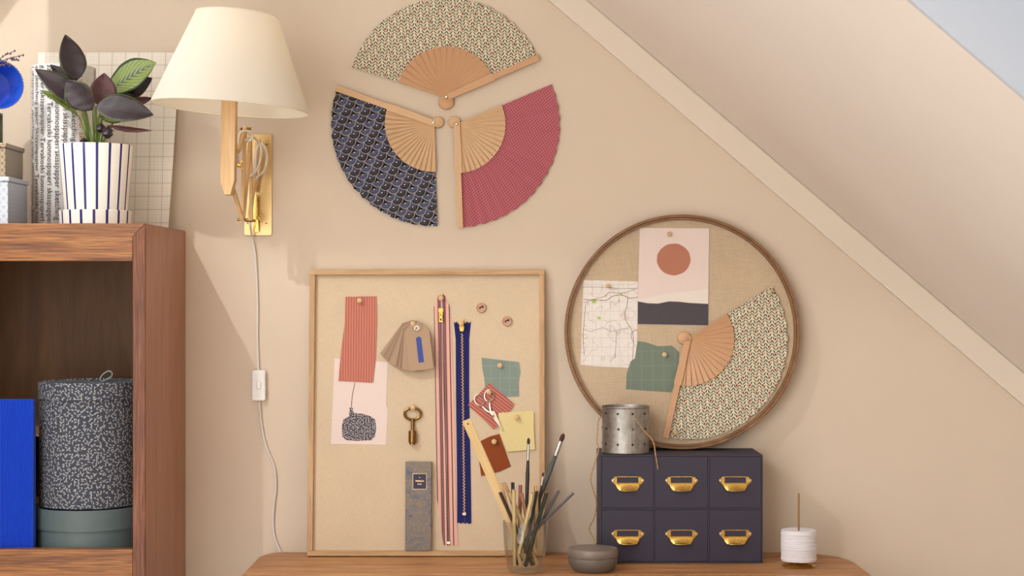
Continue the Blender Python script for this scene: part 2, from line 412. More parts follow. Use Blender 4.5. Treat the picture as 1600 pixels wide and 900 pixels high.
def roundbox(name, label, zb, zl, zt, rb, rl, mat, group=None, inset=None):
    t = thing(name, label, 'box', (cx, cy, zb))
    MB().lathe([(0,0),(rb,0),(rb,zl-zb+.004),(rb-.003,zl-zb+.004),(0,zl-zb+.003)], 64).build('body', mat, t, smooth=1)
    h = zt-zb; z = zl-zb
    MB().lathe([(rb+.0006,z),(rl,z),(rl,h),(rl-.002,h+.0004),(rl-.004,h-.002),(0,h-.002)], 64).build('lid', mat, t, smooth=1)
    return t
rb2 = roundbox('hat_box', 'plain grey-green round box beneath the sprig-printed one', .80, .846, .8865, .1055, .109, M_teal)
rb1 = roundbox('hat_box', 'tall round box printed with pale sprigs on slate, cord loop on its lid', .8885, 1.101, 1.1345, .0985, .101, M_twig)
lp = [(0.028,.0,.246),(.026,-.002,.252),(.034,-.004,.262),(.044,-.004,.267),(.050,-.003,.263),(.048,-.001,.256),(.038,0,.250),(.029,.001,.246)]
MB().tube(smooth_path([Vector((x, y-.02, z)) for x, y, z in lp]), .0011, 6).build('pull_loop', plain('pale_cord', C(150,180,180), .7), rb1, smooth=1)

# ------------------------------------------------------------------ things on the cabinet
# gridded sheet leaning on the wall
t = T('grid_paper', .8, spec=.2); x, y, z = t.xyz(t.co()); g = .0288
gx = t.lt(t.ab(t.sub(t.fr(t.mul(x, 1/g)), .5)), .02); gy = t.lt(t.ab(t.sub(t.fr(t.mul(y, 1/g)), .5)), .02)
fx = t.lt(t.ab(t.sub(t.fr(t.mul(x, 4/g)), .5)), .05); fy = t.lt(t.ab(t.sub(t.fr(t.mul(y, 4/g)), .5)), .05)
M_grid = t.done(t.mix(t.mul(t.mx(gx, gy), .55), t.mix(t.mul(t.mx(fx, fy), .16), C(240,233,221), C(160,135,115)), C(126,100,84)))
Mg = plane((0, -.052, CT+.0008), math.atan2(.045, .37))
pg = [on(Mg, *p) for p in [(60,82),(277,82),(276,165),(270,260),(263,352)]]; pg = [(p.x, max(p.y, 0)) for p in pg]
pg[-1] = (pg[-1][0], 0); pg.append((pg[0][0], 0)); cxg = -.88
pg = [(a-cxg, b) for a, b in pg]
tag(MB().prism(pg, 0, .0015).build('grid_sheet', M_grid, M=Mg @ TR((cxg,0,0))), 'large cream sheet with a fine brown grid, leaning behind the plant', 'paper sheet')

# roll of sketching paper with printed lines
rc = Vector(((99-800)*((DIST-.125)/FOC), -.122, CT)); RR = .066; RH = P(0,105,.125).z - CT
M_paper = plain('white_paper', C(238,236,234), .75, 0, .02); M_ink = plain('black_ink', C(44,42,44), .7); M_shade_text = plain('shade_orange_text', C(206,120,60), .7)  # orange: the plant's shade tint put into the colour of one text line
roll = thing('paper_roll', 'white roll of sketching paper with lines of black text, behind the striped pot', 'paper roll', rc)
sp = []
for i in range(97):
    a = i/96*2*math.pi*1.5; r = RR - .0024*i/96*1.5; sp.append((r*math.cos(a), r*math.sin(a)))
m = MB(); n = len(sp); m.add([(x, y, z) for z in (0, RH) for x, y in sp], [(i, i+1, i+1+n, i+n) for i in range(n-1)])
m.build('paper', M_paper, roll, smooth=1, solid=.0004)
words = 'Tervakoski luonnospaperi skisspapper sketching paper Skizzenpapier '
step = .0165; k = 0
for txtmat, lo, hi in ((M_ink, -5, 3), (M_shade_text, 3, 4)):
    m = MB()
    for i in range(lo, hi):
        sft = (i*11) % len(words); s = ((words*4)[sft: sft+48])
        vs, fs = textmesh(s, .0165); out = []
        keep = [f for f in fs if max(vs[q].x for q in f) < RH-.006]
        for v in vs:
            ang = -math.pi/2 + (i*step + v.y)/RR
            rr = RR + .0009; out.append((rr*math.cos(ang), rr*math.sin(ang), RH - .003 - v.x))
        m.add(out, keep)
    m.build('printed_text', txtmat, roll)

# striped pot, saucer and plant
def stripes(name, off, nst=18):
    t = T(name, .25); x, y, z = t.xyz(t.co()); th = t.mul(t.mt('ARCTAN2', y, x), nst/(2*math.pi))
    k = t.ab(t.sub(t.fr(t.add(th, off)), .5)); return t.done(t.mix(t.lt(k, .105), C(238,232,222), C(34,34,104)))
ks = (DIST-.235)/FOC; pc = Vector(((150-800)*ks, -.235, CT))
pot = thing('potted_plant', 'dark-leaved prayer plant in a white pot with navy stripes', 'potted plant', pc)
zt = P(0,232,.235-.07).z - CT; zs = P(0,327,.305).z - CT
MB().lathe([(0,.006),(.0605,.006),(.064,.03),(.0745,zt-.002),(.0738,zt),(.0705,zt),(.068,zt-.02),(.0,zt-.02)], 64).build('pot', stripes('pot_stripes', .22), pot, smooth=1)
MB().lathe([(0,0),(.066,0),(.0725,.004),(.074,zs-.001),(.0725,zs),(.0705,zs-.002),(.068,.005),(0,.005)], 64).build('saucer', stripes('saucer_stripes', .45), pot, smooth=1)
MB().lathe([(.0,zt-.014),(.04,zt-.013),(.067,zt-.016)], 24).build('soil', plain('soil', C(50,38,30), .95, 0, .3), pot)
t = T('dark_leaf', .38); u, v, _ = t.xyz(t.co('UV')); au = t.ab(u)
rib = t.mt('SINE', t.mul(t.sub(v, t.mul(au, .5)), 75.0)); edge = t.gt(au, .93)
n = t.noise(t.co(), 40, 3)
t.bump(rib, .10, .0010)
M_dleaf = t.done(t.mix(edge, t.mix(n, C(34,25,29), C(58,43,49)), C(74,92,40)))
t = T('plum_leaf', .45); u, v, _ = t.xyz(t.co('UV')); t.bump(t.mt('SINE', t.mul(t.sub(v, t.mul(t.ab(u), .5)), 75.0)), .10, .0010)
M_pleaf = t.done(t.mix(t.noise(t.co(), 40, 3), C(64,30,34), C(92,46,48)))
t = T('green_leaf', .4); u, v, _ = t.xyz(t.co('UV')); au = t.ab(u)
band = t.mt('SINE', t.mul(t.sub(v, t.mul(au, .42)), 62.0)); dk = t.mx(t.lt(au, t.add(.12, t.mul(band, .16))), t.gt(au, .84))
M_gleaf = t.done(t.mix(dk, t.mix(t.mul(t.add(band, 1.0), .5), C(136,150,62), C(98,122,48)), C(44,66,28)))
M_stem = plain('stem', C(104,128,52), .5, 0, .15)
pbase = pot.matrix_basis.translation + Vector((0,0,zt-.02))
def leaf(b, tip, wd, mat, face=0, sag=.0, fold=.25, stem=True, peak=.45, curl=0):
    b, tip = P(*b), P(*tip); ax = (tip-b); L = ax.length; ax.normalize()
    view = Vector((0,-1,0)); side = ax.cross(view).normalized(); nr = side.cross(ax).normalized()
    q = Matrix.Rotation(R(face), 3, ax); side, nr = q @ side, q @ nr
    if nr.y > 0 and abs(face) < 90: nr = -nr
    nu, nv = 8, 18
    def prof(s):
        if s < peak: return math.sin(math.pi/2*(s/peak))**.75
        return max(0, math.cos(math.pi/2*((s-peak)/(1-peak))))**.85
    def fn(i, j):
        u = i*2-1; w_ = wd/2*max(.015, prof(j))
        return b + ax*(L*j) + side*(u*w_) + nr*(abs(u)**1.3*w_*fold + math.sin(math.pi*j)*L*sag + math.sin(j*25+u*3)*.0006) - Vector((0,0,curl*j*j*L))
    m = MB().grid(fn, nu, nv); uvs = [(i/nu*2-1, j/nv) for j in range(nv+1) for i in range(nu+1)]
    o = m.build('leaf', mat, pot, world=True, smooth=60, solid=.0005, uv=lambda c, idx: uvs[idx])
    if stem:
        s = pbase + Vector((random.uniform(-.012,.012), random.uniform(-.012,.012), 0)); mid = s.lerp(b, .55) + Vector(((s.x-b.x)*.25, 0, .006))
        pts = [s.lerp(mid, q).lerp(mid.lerp(b, q), q) for q in [i/8 for i in range(9)]]
        MB().tube(pts, [.0026 - .0012*i/8 for i in range(9)], 7).build('stem', M_stem, pot, world=True, smooth=1)
    return o
leaf((120,126,.235), (102,54,.22), .054, M_dleaf, 25, .05, .2, peak=.35)
leaf((166,145,.20), (244,98,.24), .068, M_gleaf, -20, .03, .2, peak=.55)
leaf((168,150,.185), (238,122,.19), .05, M_dleaf, 30, .03, .2, peak=.5)
leaf((122,156,.27), (55,108,.29), .046, M_dleaf, 15, .05, .2, peak=.35)
leaf((124,148,.215), (79,101,.23), .034, M_dleaf, 20, .05, .25)
leaf((122,180,.26), (62,141,.28), .026, M_gleaf, 50, .06, .3)
leaf((145,172,.30), (104,126,.31), .058, M_dleaf, -10, .06, .15, peak=.5)
leaf((160,168,.25), (163,114,.25), .056, M_pleaf, 10, .03, .2, peak=.4)
leaf((150,166,.32), (240,180,.33), .058, M_dleaf, -15, .06, .2, peak=.42)
leaf((155,182,.26), (203,182,.27), .026, M_gleaf, 35, .04, .2)
leaf((196,162,.2), (239,153,.2), .018, M_pleaf, 20, .04, .2)
leaf((168,196,.3), (238,204,.32), .012, M_pleaf, 30, .05, .4)
leaf((188,152,.21), (210,150,.2), .016, M_dleaf, 10, .04, .2, stem=False)
for bx, by, dd, rr in ((157,200,.28,.010),(168,207,.29,.0125),(131,222,.27,.009)):
    c = P(bx, by, dd); m = MB().lathe([(rr*math.sin(math.pi*i/8)*(.75+.25*(i%2)), -rr*math.cos(math.pi*i/8)) for i in range(9)], 9, TR(c))
    m.build('shrivelled_leaf', M_dleaf, pot, world=True, smooth=60)
    MB().tube([c, pbase.lerp(c, .4), pbase], .0016, 6).build('stem', M_stem, pot, world=True, smooth=1)

# stacked boxes at the left end
def scallop(name, c1, c2, rough, metalv, s):
    t = T(name, rough, metalv); x, y, z = t.xyz(t.co()); a = t.add(x, y); v = t.vec(t.mul(a, 1/s), t.mul(z, 1/s)); px, py, _ = t.xyz(v)
    j = t.mt('FLOOR', t.mul(py, 2.0)); off = t.mul(t.mt('MODULO', t.add(j, 100), 2.0), .5)
    dx = t.sub(t.fr(t.add(px, off)), .5); dy = t.sub(py, t.mul(j, .5)); d = t.hyp(dx, dy)
    ring = t.mx(t.lt(t.ab(t.sub(d, .46)), .05), t.lt(t.ab(t.sub(d, .28)), .04))
    t.bump(ring, .6, .001); return t.done(t.mix(ring, c1, c2))
M_sc1 = scallop('embossed_silver', C(176,184,198), C(214,219,228), .35, .55, .017)
M_sc2 = scallop('embossed_bronze', C(128,112,90), C(182,166,140), .35, .7, .013)
M_sc3 = plain('dark_pewter', C(120,114,100), .35, .8)
def stackbox(label, x1, dep, yf, z0, z1, rot, mat, wd=.15, rim=.003):
    t = thing('keepsake_box', label, 'box', TR((x1, yf, z0)) @ Matrix.Rotation(R(rot), 4, 'Z')); h = z1-z0
    MB().box(-wd, 0, 0, dep, 0, h-.010).build('body', mat, t, bevel=.001)
    MB().box(-wd-rim, rim, -rim, dep+rim, h-.0098, h).build('lid', mat, t, bevel=.002)
    return t
stackbox('pale silver box embossed with scallops, undermost of its stack', -.992, .13, -.335, CT, 1.5406, 0, M_sc1)
stackbox('bronze-toned embossed box between the silver box and the glass one', -1.000, .125, -.325, 1.5410, 1.608, 1, M_sc2)
gb = thing('glass_box', 'small glazed box with a pewter frame, topmost of the box stack', 'box', (-1.031, -.31, 1.6084))
h = .066; wd, dep, e = .12, .07, .005
fr = MB()
for x in (-wd, -e):
    for y in (0, dep-e): fr.box(x, x+e, y, y+e, 0, h)
for z in (0, h-e):
    for y in (0, dep-e): fr.box(-wd, 0, y, y+e, z, z+e)
    for x in (-wd, -e): fr.box(x, x+e, 0, dep, z, z+e)
fr.build('frame', M_sc3, gb, bevel=.0008)
M_dkglass = plain('green_tinted_pane', C(92,104,84), .08, 0, .3, 25)
MB().box(-wd+.002, -.002, .002, .004, .003, h-.003).build('pane', M_dkglass, gb)
MB().box(-.004, -.002, .003, dep-.003, .003, h-.003).build('pane', M_dkglass, gb)
MB().box(-wd+.002, -.002, dep-.004, dep-.002, .003, h-.003).build('pane', M_dkglass, gb)
MB().box(-wd+.002, -.002, .003, dep-.003, h-.004, h-.002).build('pane', M_dkglass, gb)
# blue pot lying on top, mouth towards the room
bc = P(-4, 121, .30); rbp = .049; bc.z = 1.6748 + rbp + .001
Mb = TR(bc) @ Matrix.Rotation(R(28), 4, 'Z') @ Matrix.Rotation(R(90), 4, 'X')
bp = thing('blue_pot', 'glossy cobalt-blue pot lying on its side on the glazed box', 'pot', Mb)
MB().lathe([(0,-.075),(.036,-.075),(.040,-.07),(rbp-.001,.012),(rbp-.0035,.0125),(.0375,-.067),(0,-.07)], 48).build('body', plain('cobalt_glaze', C(24,86,210), .2, 0, .03), bp, smooth=1)
m = MB()
for i in range(70):
    a = 2*math.pi*i/70; m.lathe([(0,-.0016),(.0015,-.0008),(.0015,.0008),(0,.0016)], 6, TR((math.cos(a)*(rbp-.0012), math.sin(a)*(rbp-.0012), .013)))
m.build('beaded_rim', plain('cobalt_rim', C(26,52,140), .3), bp)
lv = thing('dried_sprig', 'dried purplish flower sprig lying across the mouth of the blue pot', 'dried flowers', P(4, 92, .33))
M_lav = plain('dried_purple', C(96,76,88), .9, 0, .2); m1, m2 = MB(), MB()
for a, b in (((-10,100),(36,86)),((-10,98),(22,80)),((4,95),(16,104)),((-12,104),(6,102)),((14,92),(28,95))):
    A, B = P(*a, .335), P(*b, .335); m1.tube([A, A.lerp(B,.5)+Vector((0,0,.002)), B], .0008, 5)
    for q in range(6):
        c = A.lerp(B, .3+.14*q) + Vector((random.uniform(-.002,.002), random.uniform(-.003,.003), random.uniform(-.002,.003)))
        m2.lathe([(0,-.0026),(.002,-.001),(.0016,.0014),(0,.003)], 6, TR(c))
m1.build('twigs', M_lav, lv, world=True); m2.build('florets', M_lav, lv, world=True)

# ------------------------------------------------------------------ wall lamp
lampr = thing('wall_lamp', 'swing-arm wall lamp with a cream cone shade, wooden arms and brass plate', 'wall lamp', P(405, 288, 0))
def rrect(x0, x1, y0, y1, r, n=5):
    pts = []
    for cx_, cy_, a0 in ((x1-r,y1-r,0),(x0+r,y1-r,90),(x0+r,y0+r,180),(x1-r,y0+r,270)):
        for i in range(n+1): a = R(a0+90*i/n); pts.append((cx_+r*math.cos(a), cy_+r*math.sin(a)))
    return pts
W0 = plane((0,0,0), 0)
a, b = P(381,209,.004), P(425,368,.004)
MB().prism(rrect(a.x, b.x, b.z, a.z, .005), .0, .004, W0).build('wall_plate', M_brass_plate, lampr, world=True, bevel=.0008)
for sx, sy in ((389,226),(417,226),(387,349),(416,349)):
    q = P(sx, sy, .004); MB().lathe([(0,.0),(.0022,0),(.002,.001),(0,.0012)], 12, TR(q) @ Matrix.Rotation(R(90),4,'X')).build('screw', M_antique, lampr, world=True)
dp = .25; kp = (DIST-dp)/FOC
pt, pb, pe = P(359,140,dp), P(357,282,dp), P(357,305,dp)
m = MB(); hw = .0143
vs = []
for q, s in ((pt,1),(pb,1),(pe,.45)): vs += [q + Vector((sx*hw*s, sy*hw, 0)) for sx, sy in ((-1,-1),(1,-1),(1,1),(-1,1))]
m.add(vs, [(3,2,1,0)] + [(4*i+j, 4*i+(j+1)%4, 4*i+4+(j+1)%4, 4*i+4+j) for i in range(2) for j in range(4)] + [(8,9,10,11)])
m.build('post', M_pine_z, lampr, world=True, bevel=.0012)
for A, B, w_ in (((362,288,.235),(379,343,.185),.011),((372,236,.235),(384,199,.175),.010),((383,200,.172),(378,343,.165),.011),
                 ((392,207,.12),(380,342,.165),.011),((391,208,.118),(393,344,.085),.010),((404,217,.05),(390,345,.085),.012),((404,218,.046),(398,300,.02),.009)):
    MB().bar(P(*A), P(*B), .011, w_*.68, (1,0,.1)).build('arm', M_pine_z, lampr, world=True, bevel=.0008)
m = MB().bar(P(397,304,.02), P(400,362,.012), .004, .012, (1,0,0)); m.build('strap', M_brass, lampr, world=True)
def wing(px, py, d):
    c = P(px, py, d); m = MB().lathe([(0,-.004),(.004,-.004),(.0035,.004),(0,.004)], 10, TR(c) @ Matrix.Rotation(R(90),4,'Y'))
    for s in (-1, 1): m.bar(c+Vector((.001,-.002,.002*s)), c+Vector((.008,-.004,.009*s)), .0025, .006, (0,1,0))
    return m.build('wing_nut', M_brass, lampr, world=True, bevel=.0005)
wing(374, 258, .235); wing(404, 340, .03)
for q in ((379,343,.175),(384,201,.168),(391,345,.08)):
    MB().lathe([(0,-.011),(.003,-.011),(.003,.011),(0,.011)], 10, TR(P(*q)) @ Matrix.Rotation(R(90),4,'Y')).build('pivot_bolt', M_antique, lampr, world=True)
# shade
cs = P(360, 169, dp); rbS = 121.5*kp; rtS = 64*kp; hS = 146*kp
t = T('shade_fabric', .85, spec=.1); n = t.noise(t.co(), 600, 2); t.bump(n, .1, .0004)
tb = t.n('ShaderNodeBsdfTranslucent'); tb.inputs[0].default_value = C(252,246,230); ms = t.n('ShaderNodeMixShader'); ms.inputs[0].default_value = .4
t.b.inputs['Base Color'].default_value = C(244,242,236); out = t.nt.nodes['Material Output']
t.nt.links.new(t.b.outputs[0], ms.inputs[1]); t.nt.links.new(tb.outputs[0], ms.inputs[2]); t.nt.links.new(ms.outputs[0], out.inputs[0])
Msh = TR(cs) @ Matrix.Rotation(R(4.0), 4, 'Y')
m = MB().lathe([(rbS,0),(rbS*.999,.003),(rtS+.0005,hS-.003),(rtS,hS)], 72); m.xform(Msh); m.build('shade', t.m, lampr, world=True, smooth=1, solid=.001)
M_tape = plain('shade_tape', C(240,232,214), .8)
for r, z in ((rbS, 0), (rtS, hS)):
    MB().tube([(r*math.cos(2*math.pi*i/60), r*math.sin(2*math.pi*i/60), z) for i in range(60)], .0014, 6, closed=True).xform(Msh).build('shade_rim', M_tape, lampr, world=True, smooth=1)
m = MB().lathe([(0,.0),(.017,0),(.017,.045),(.014,.05),(0,.05)], 20, TR(P(359,140,dp))); m.build('bulb_holder', plain('white_plastic', C(232,230,226), .4), lampr, world=True, smooth=1)
M_bulb = T('bulb', .3); M_bulb.b.inputs['Emission Color'].default_value = (1,.72,.45,1); M_bulb.b.inputs['Emission Strength'].default_value = 4
bz = P(359,140,dp) + Vector((0,0,.05))
MB().lathe([(.012,0),(.013,.012),(.026,.035),(.029,.05),(.024,.068),(.012,.078),(0,.08)], 24, TR(bz)).build('bulb', M_bulb.done(C(250,240,220)), lampr, world=True, smooth=1)
lamp('bulb_light', 'POINT', bz + Vector((0,0,.045)), 6.5, (1,.90,.78), shadow_soft_size=.03)
# cord
M_cord = plain('white_cord', C(226,220,212), .6)
cordA = [(373,262,.225),(372,225,.225),(376,207,.2),(390,206,.185),(394,214,.18),(388,221,.19),(382,216,.16),(394,214,.12),(404,222,.10),(408,238,.10),(403,262,.105),(392,275,.11),(398,268,.08),(401,232,.06),(410,226,.055),(417,243,.055),(413,266,.06),(400,279,.07),(393,300,.06),(391,345,.055),(394,372,.015),(399,405,.006),(402,470,.005),(402,530,.005),(404,582,.006)]
MB().tube(smooth_path([P(*p) for p in cordA]), .0026, 8).build('cord', M_cord, lampr, world=True, smooth=1)
cordB = [(405,620,.006),(408,660,.005),(415,695,.005),(428,728,.005),(431,760,.005),(427,800,.005),(428,835,.005),(438,862,.006),(446,884,.004),(452,930,.004)]
MB().tube(smooth_path([P(*p) for p in cordB]), .0026, 8).build('cord', M_cord, lampr, world=True, smooth=1)
a, b = P(394,578,.012), P(415,626,.012)
sw = MB().prism(rrect(a.x, b.x, b.z, a.z, .004), .001, .016, W0).build('switch', plain('switch_plastic', C(238,236,232), .35), lampr, world=True, bevel=.002)
c = P(404.5, 602, .016)
MB().prism(rrect(-.0045,.0045,-.008,.008,.003), 0, .004, plane(c, 0)).build('rocker', plain('rocker_plastic', C(232,228,222), .3), sw, world=True, bevel=.001)

# ------------------------------------------------------------------ fans
def fan(label, M, Rr, ri, a0, a1, gang, mat, smat, gside, heads, group=None, nst=17):
    root = thing('folding_fan', label, 'fan', M, group)
    nseg = nst*4
    hr = heads[2]/.0178; rnd = [random.uniform(.55,1.25) for _ in range(nst+2)]
    def fn(i, j):
        a = R(a0 + (a1-a0)*i); ph = i*nst; k = int(ph); tri = abs(2*(ph-k)-1)
        r = ri-.012 + (Rr-ri+.012)*j
        if j > .99: r -= .0030*(1-tri)*rnd[k]
        return Vector((r*math.cos(a), r*math.sin(a), .0040 + .0036*tri*rnd[k]*(.35+.65*j)))
    m = MB().grid(fn, nseg, 6); cs = [(v.x, v.y) for v in m.v]
    m.build('fan_leaf', mat, root, solid=.0005, uv=lambda c, idx: cs[idx])
    # sticks: each a tapering blade laid over its neighbour
    da = (a1-a0)/nst
    hw = math.radians(da)*ri*.62
    bl = MB(); ns = 5; top = []
    pts = [(-.004,-.0055,0),( -.004,.0055,0)]
    outer = [(math.cos(R(da*.56*(2*i/ns-1)))*ri, math.sin(R(da*.56*(2*i/ns-1)))*ri) for i in range(ns+1)]
    ring = [(.004,.0016)] + outer[::-1] + [(.004,-.0016)]
    zf = lambda y, x: .0092 + (y/hw)*.0030
    n = len(ring); vs = [(x, y, zf(y, x)) for x, y in ring] + [(x, y, zf(y, x)-.0012) for x, y in ring]
    bl.add(vs, [tuple(range(n)), tuple(range(n, 2*n))[::-1]] + [(i,(i+1)%n,(i+1)%n+n,i+n) for i in range(n)])
    first = None
    for i in range(nst):
        ang = a0 + da*(i+.5); Mr = Matrix.Rotation(R(ang), 4, 'Z') @ (Matrix.Rotation(R(180),4,'X') @ TR((0,0,-.0184)) if gside < 0 else Matrix())
        if first is None: first = bl.build('stick', smat, root, M=Mr)
        else:
            s = first.copy(); COL.objects.link(s); s.parent = root; s.matrix_local = Mr
    # guard
    g = MB().prism([(-.006,-.007),(ri,-.0085),(ri,-.0062),(Rr,-.0068),(Rr+.001,.0062),(ri,.0058),(ri,.0085),(-.006,.007)], .0112, .0142)
    g.build('guard', smat, root, M=Matrix.Rotation(R(gang), 4, 'Z'), bevel=.0006)
    hx, hy = heads[:2]
    MB().lathe([(0,.002),(.0165,.002),(.0178,.006),(.0165,.011),(.009,.0145),(0,.0155)], 28, TR((hx,hy,0)) @ Matrix.Diagonal((hr,hr*.95,1,1))).build('head', smat, root, smooth=1)
    MB().lathe([(0,.0),(.0032,0),(.0032,.0165),(.002,.0178),(0,.018)], 14).build('rivet', M_silver, root, smooth=1)
    return root
def fan_at(M, piv, w, *a, **k):
    p = on(M, *piv, w); return M @ TR((p.x, p.y, w))
K = 1/720
fan('pleated fan of cream leaf-print cloth hung on the wall above the two others', fan_at(W0, (698,153), .001), 156*K, 79*K, 23, 162, 23.5, M_floral, M_beech2, 1, (-.001, -.010, .0172), 'fans on the wall')
fan('pleated fan of black and slate scale-print cloth hung on the wall', fan_at(W0, (678,193), .001), 161*K, 76*K, 161, 272, 160.5, M_scales, M_beech, -1, (.009, .002, .0132), 'fans on the wall')
fan('pleated fan of rose-pink dotted cloth hung on the wall', fan_at(W0, (714,195), .001), 161*K, 76*K, 273, 383, 272, M_pinkfan, M_beech, 1, (-.006, .005, .0135), 'fans on the wall')

# ------------------------------------------------------------------ table
tb = thing('table', 'rustic pine table of wide boards with worn rounded ends, against the wall', 'table', (.088, -.3, 0))
TX0, TX1 = -.539, .715
ds = [(0.004,.1515),(.1535,.286),(.288,.43),(.432,.572)]
for i, (d0, d1) in enumerate(ds):
    if i == 0: poly = [(TX0,-d1),(TX1+.0,-d1),(TX1-.004,-d1+.045),(TX1-.022,-d1+.09),(TX1-.06,-d1+.13),(TX1-.10,-d0),(TX0+.035,-d0),(TX0+.012,-d0-.02),(TX0,-d0-.06)]
    elif i == 3: poly = [(TX0+.03,-d1),(TX1-.04,-d1),(TX1,-d1+.06),(TX1,-d0),(TX0,-d0),(TX0,-d1+.05)]
    else: poly = [(TX0,-d1),(TX1+.001*i,-d1),(TX1,-d0),(TX0,-d0)]
    MB().prism(poly, .722, .75).build('plank', M_pine_x, tb, world=True, bevel=.0035)
for y0, y1 in ((-.55,-.53),(-.06,-.04)): MB().box(TX0+.06, TX1-.08, y0, y1, .62, .7215).build('apron', M_pine_x, tb, world=True, bevel=.002)
for x in (TX0+.05, TX1-.12):
    for y in (-.555, -.085): MB().add([(x+dx*s-(.01 if s<1 else 0)*0, y+dy*s, z) for z, s in ((0,.7),(.7215,1)) for dx, dy in ((0,0),(.05,0),(.05,.05),(0,.05))],
        [(3,2,1,0),(4,5,6,7)] + [(i,(i+1)%4,(i+1)%4+4,i+4) for i in range(4)]).build('leg', M_pine_z, tb, world=True, bevel=.002)

# ------------------------------------------------------------------ framed linen board
BW, BH, BT = .506, .612, .020
BX = -.183
MBd = plane((BX, -.052, .7503), math.asin(.051/BH))
board = thing('pin_board', 'rectangular linen pin board in a thin pale wooden frame, propped on the table', 'pin board', MBd)
fw = .0112
MB().box(-BW/2, BW/2, BH-fw, BH, 0, BT).build('frame_rail', M_frame_x, board, bevel=.0008)
MB().box(-BW/2, BW/2, 0, fw, 0, BT).build('frame_rail', M_frame_x, board, bevel=.0008)
for s in (-1, 1): MB().box(min(s*BW/2, s*(BW/2-fw)), max(s*BW/2, s*(BW/2-fw)), fw+.0002, BH-fw-.0002, 0, BT).build('frame_stile', M_frame_y, board, bevel=.0008)
MB().box(-BW/2+fw, BW/2-fw, fw, BH-fw, .002, .008).build('linen_panel', M_linen, board)
SW = .0082                                             # surface of the linen
def piece(M, surf, name, label, cat, pts, th, mat, lift=0, build=True, group=None, jag=0, bevel=0):
    q = [on(M, *p, surf) for p in pts]; c = sum(q, Vector((0,0)))/len(q); q = [v-c for v in q]
    if jag:
        out = []
        for i in range(len(q)):
            a, b = q[i], q[(i+1) % len(q)]; n = max(2, int((b-a).length/.003)); nn = Vector((-(b-a).y, (b-a).x)).normalized()
            for j in range(n): out.append(a.lerp(b, j/n) + nn*random.uniform(-jag, jag)*(0 if j == 0 else 1))
        q = out
    o = MB().prism([(v.x, v.y) for v in q], 0, th).build(name, mat, M=M @ TR((c.x, c.y, surf+lift)), bevel=bevel)
    return tag(o, label, cat, group)
def pin(M, surf, px, py, label, r=.0056, lift=0):
    p = on(M, px, py, surf+.008)
    o = MB().lathe([(0,0),(.0012,0),(.0012,.004),(r*.62,.005),(r*.62,.0075),(r*.9,.0085),(r,.0105),(r*.96,.0125),(r*.6,.0142),(0,.0146)], 18).build('push_pin', M_pin, M=M @ TR((p.x, p.y, surf+lift)), smooth=1)
    return tag(o, label, 'push pin', 'wooden push pins')
M_terra = cloth('ribbed_terracotta', C(208,136,118), .0056, C(176,102,88))
M_terra2 = cloth('ribbed_terracotta_slant', C(206,132,116), .0062, C(160,86,80), rot=R(-52))
M_sage = cloth('sage_cloth', C(140,155,145), check=.02)
M_sage2 = cloth('deep_sage_cloth', C(126,139,124), check=.024)
M_yellow = cloth('yellow_cloth', C(236,219,160))
M_leather = cloth('rust_leather', C(146,76,42))
M_pinkp = plain('blush_paper', C(230,212,204), .8, 0, .015)

# card with an inked vase
cardq = [(523,560),(606,566),(603,632),(606,640),(603,695),(517,694)]
card = piece(MBd, SW, 'art_card', 'blush card with a dark speckled vase drawing, under the ribbed terracotta strip', 'card', cardq, .0006, M_pinkp)
def printed(parent, name, M, surf, pts, mat, z0, z1):
    q = [on(M, *p, surf) for p in pts]; c = parent.matrix_basis.inverted() @ M
    m = MB().prism([(v.x, v.y) for v in q], 0, z1-z0); off = c @ Vector((0,0,surf))
    m.v = [c @ Vector((v.x, v.y, 0)) for v in m.v]
    n = len(q)
    for i, v in enumerate(m.v): v.z = z0 if i < n else z1
    return m.build(name, mat, parent)
t = T('speckled_ink', .8); x, y, z = t.xyz(t.co()); d = t.vor(t.vec(t.mul(x, 330), t.mul(y, 330)))['Distance']
M_speck = t.done(t.mix(t.lt(d, .27), C(58,60,72), C(216,206,204)))
vase = [(546,650),(545,645),(547,641),(545,637),(552,637),(551,641),(553,645),(565,646),(578,650),(586,655),(588,668),(586,682),(580,688),(560,689),(542,688),(535,683),(534,665),(537,655)]
printed(card, 'vase_print', MBd, SW, vase, M_speck, .0007, .0008)
printed(card, 'stem_print', MBd, SW, [(548.5,637),(549.5,637),(551,618),(555,598),(554,598),(550,618)], M_ink, .0007, .0008)
piece(MBd, SW, 'fabric_strip', 'long ribbed terracotta fabric strip hanging over the vase card', 'fabric', [(540,464),(588,463),(589,500),(587,560),(583,598),(529,595),(533,550),(539,505)], .0016, M_terra, lift=.001, jag=.0002)
pin(MBd, SW, 562, 470, 'wooden push pin through the long terracotta strip', lift=.001)

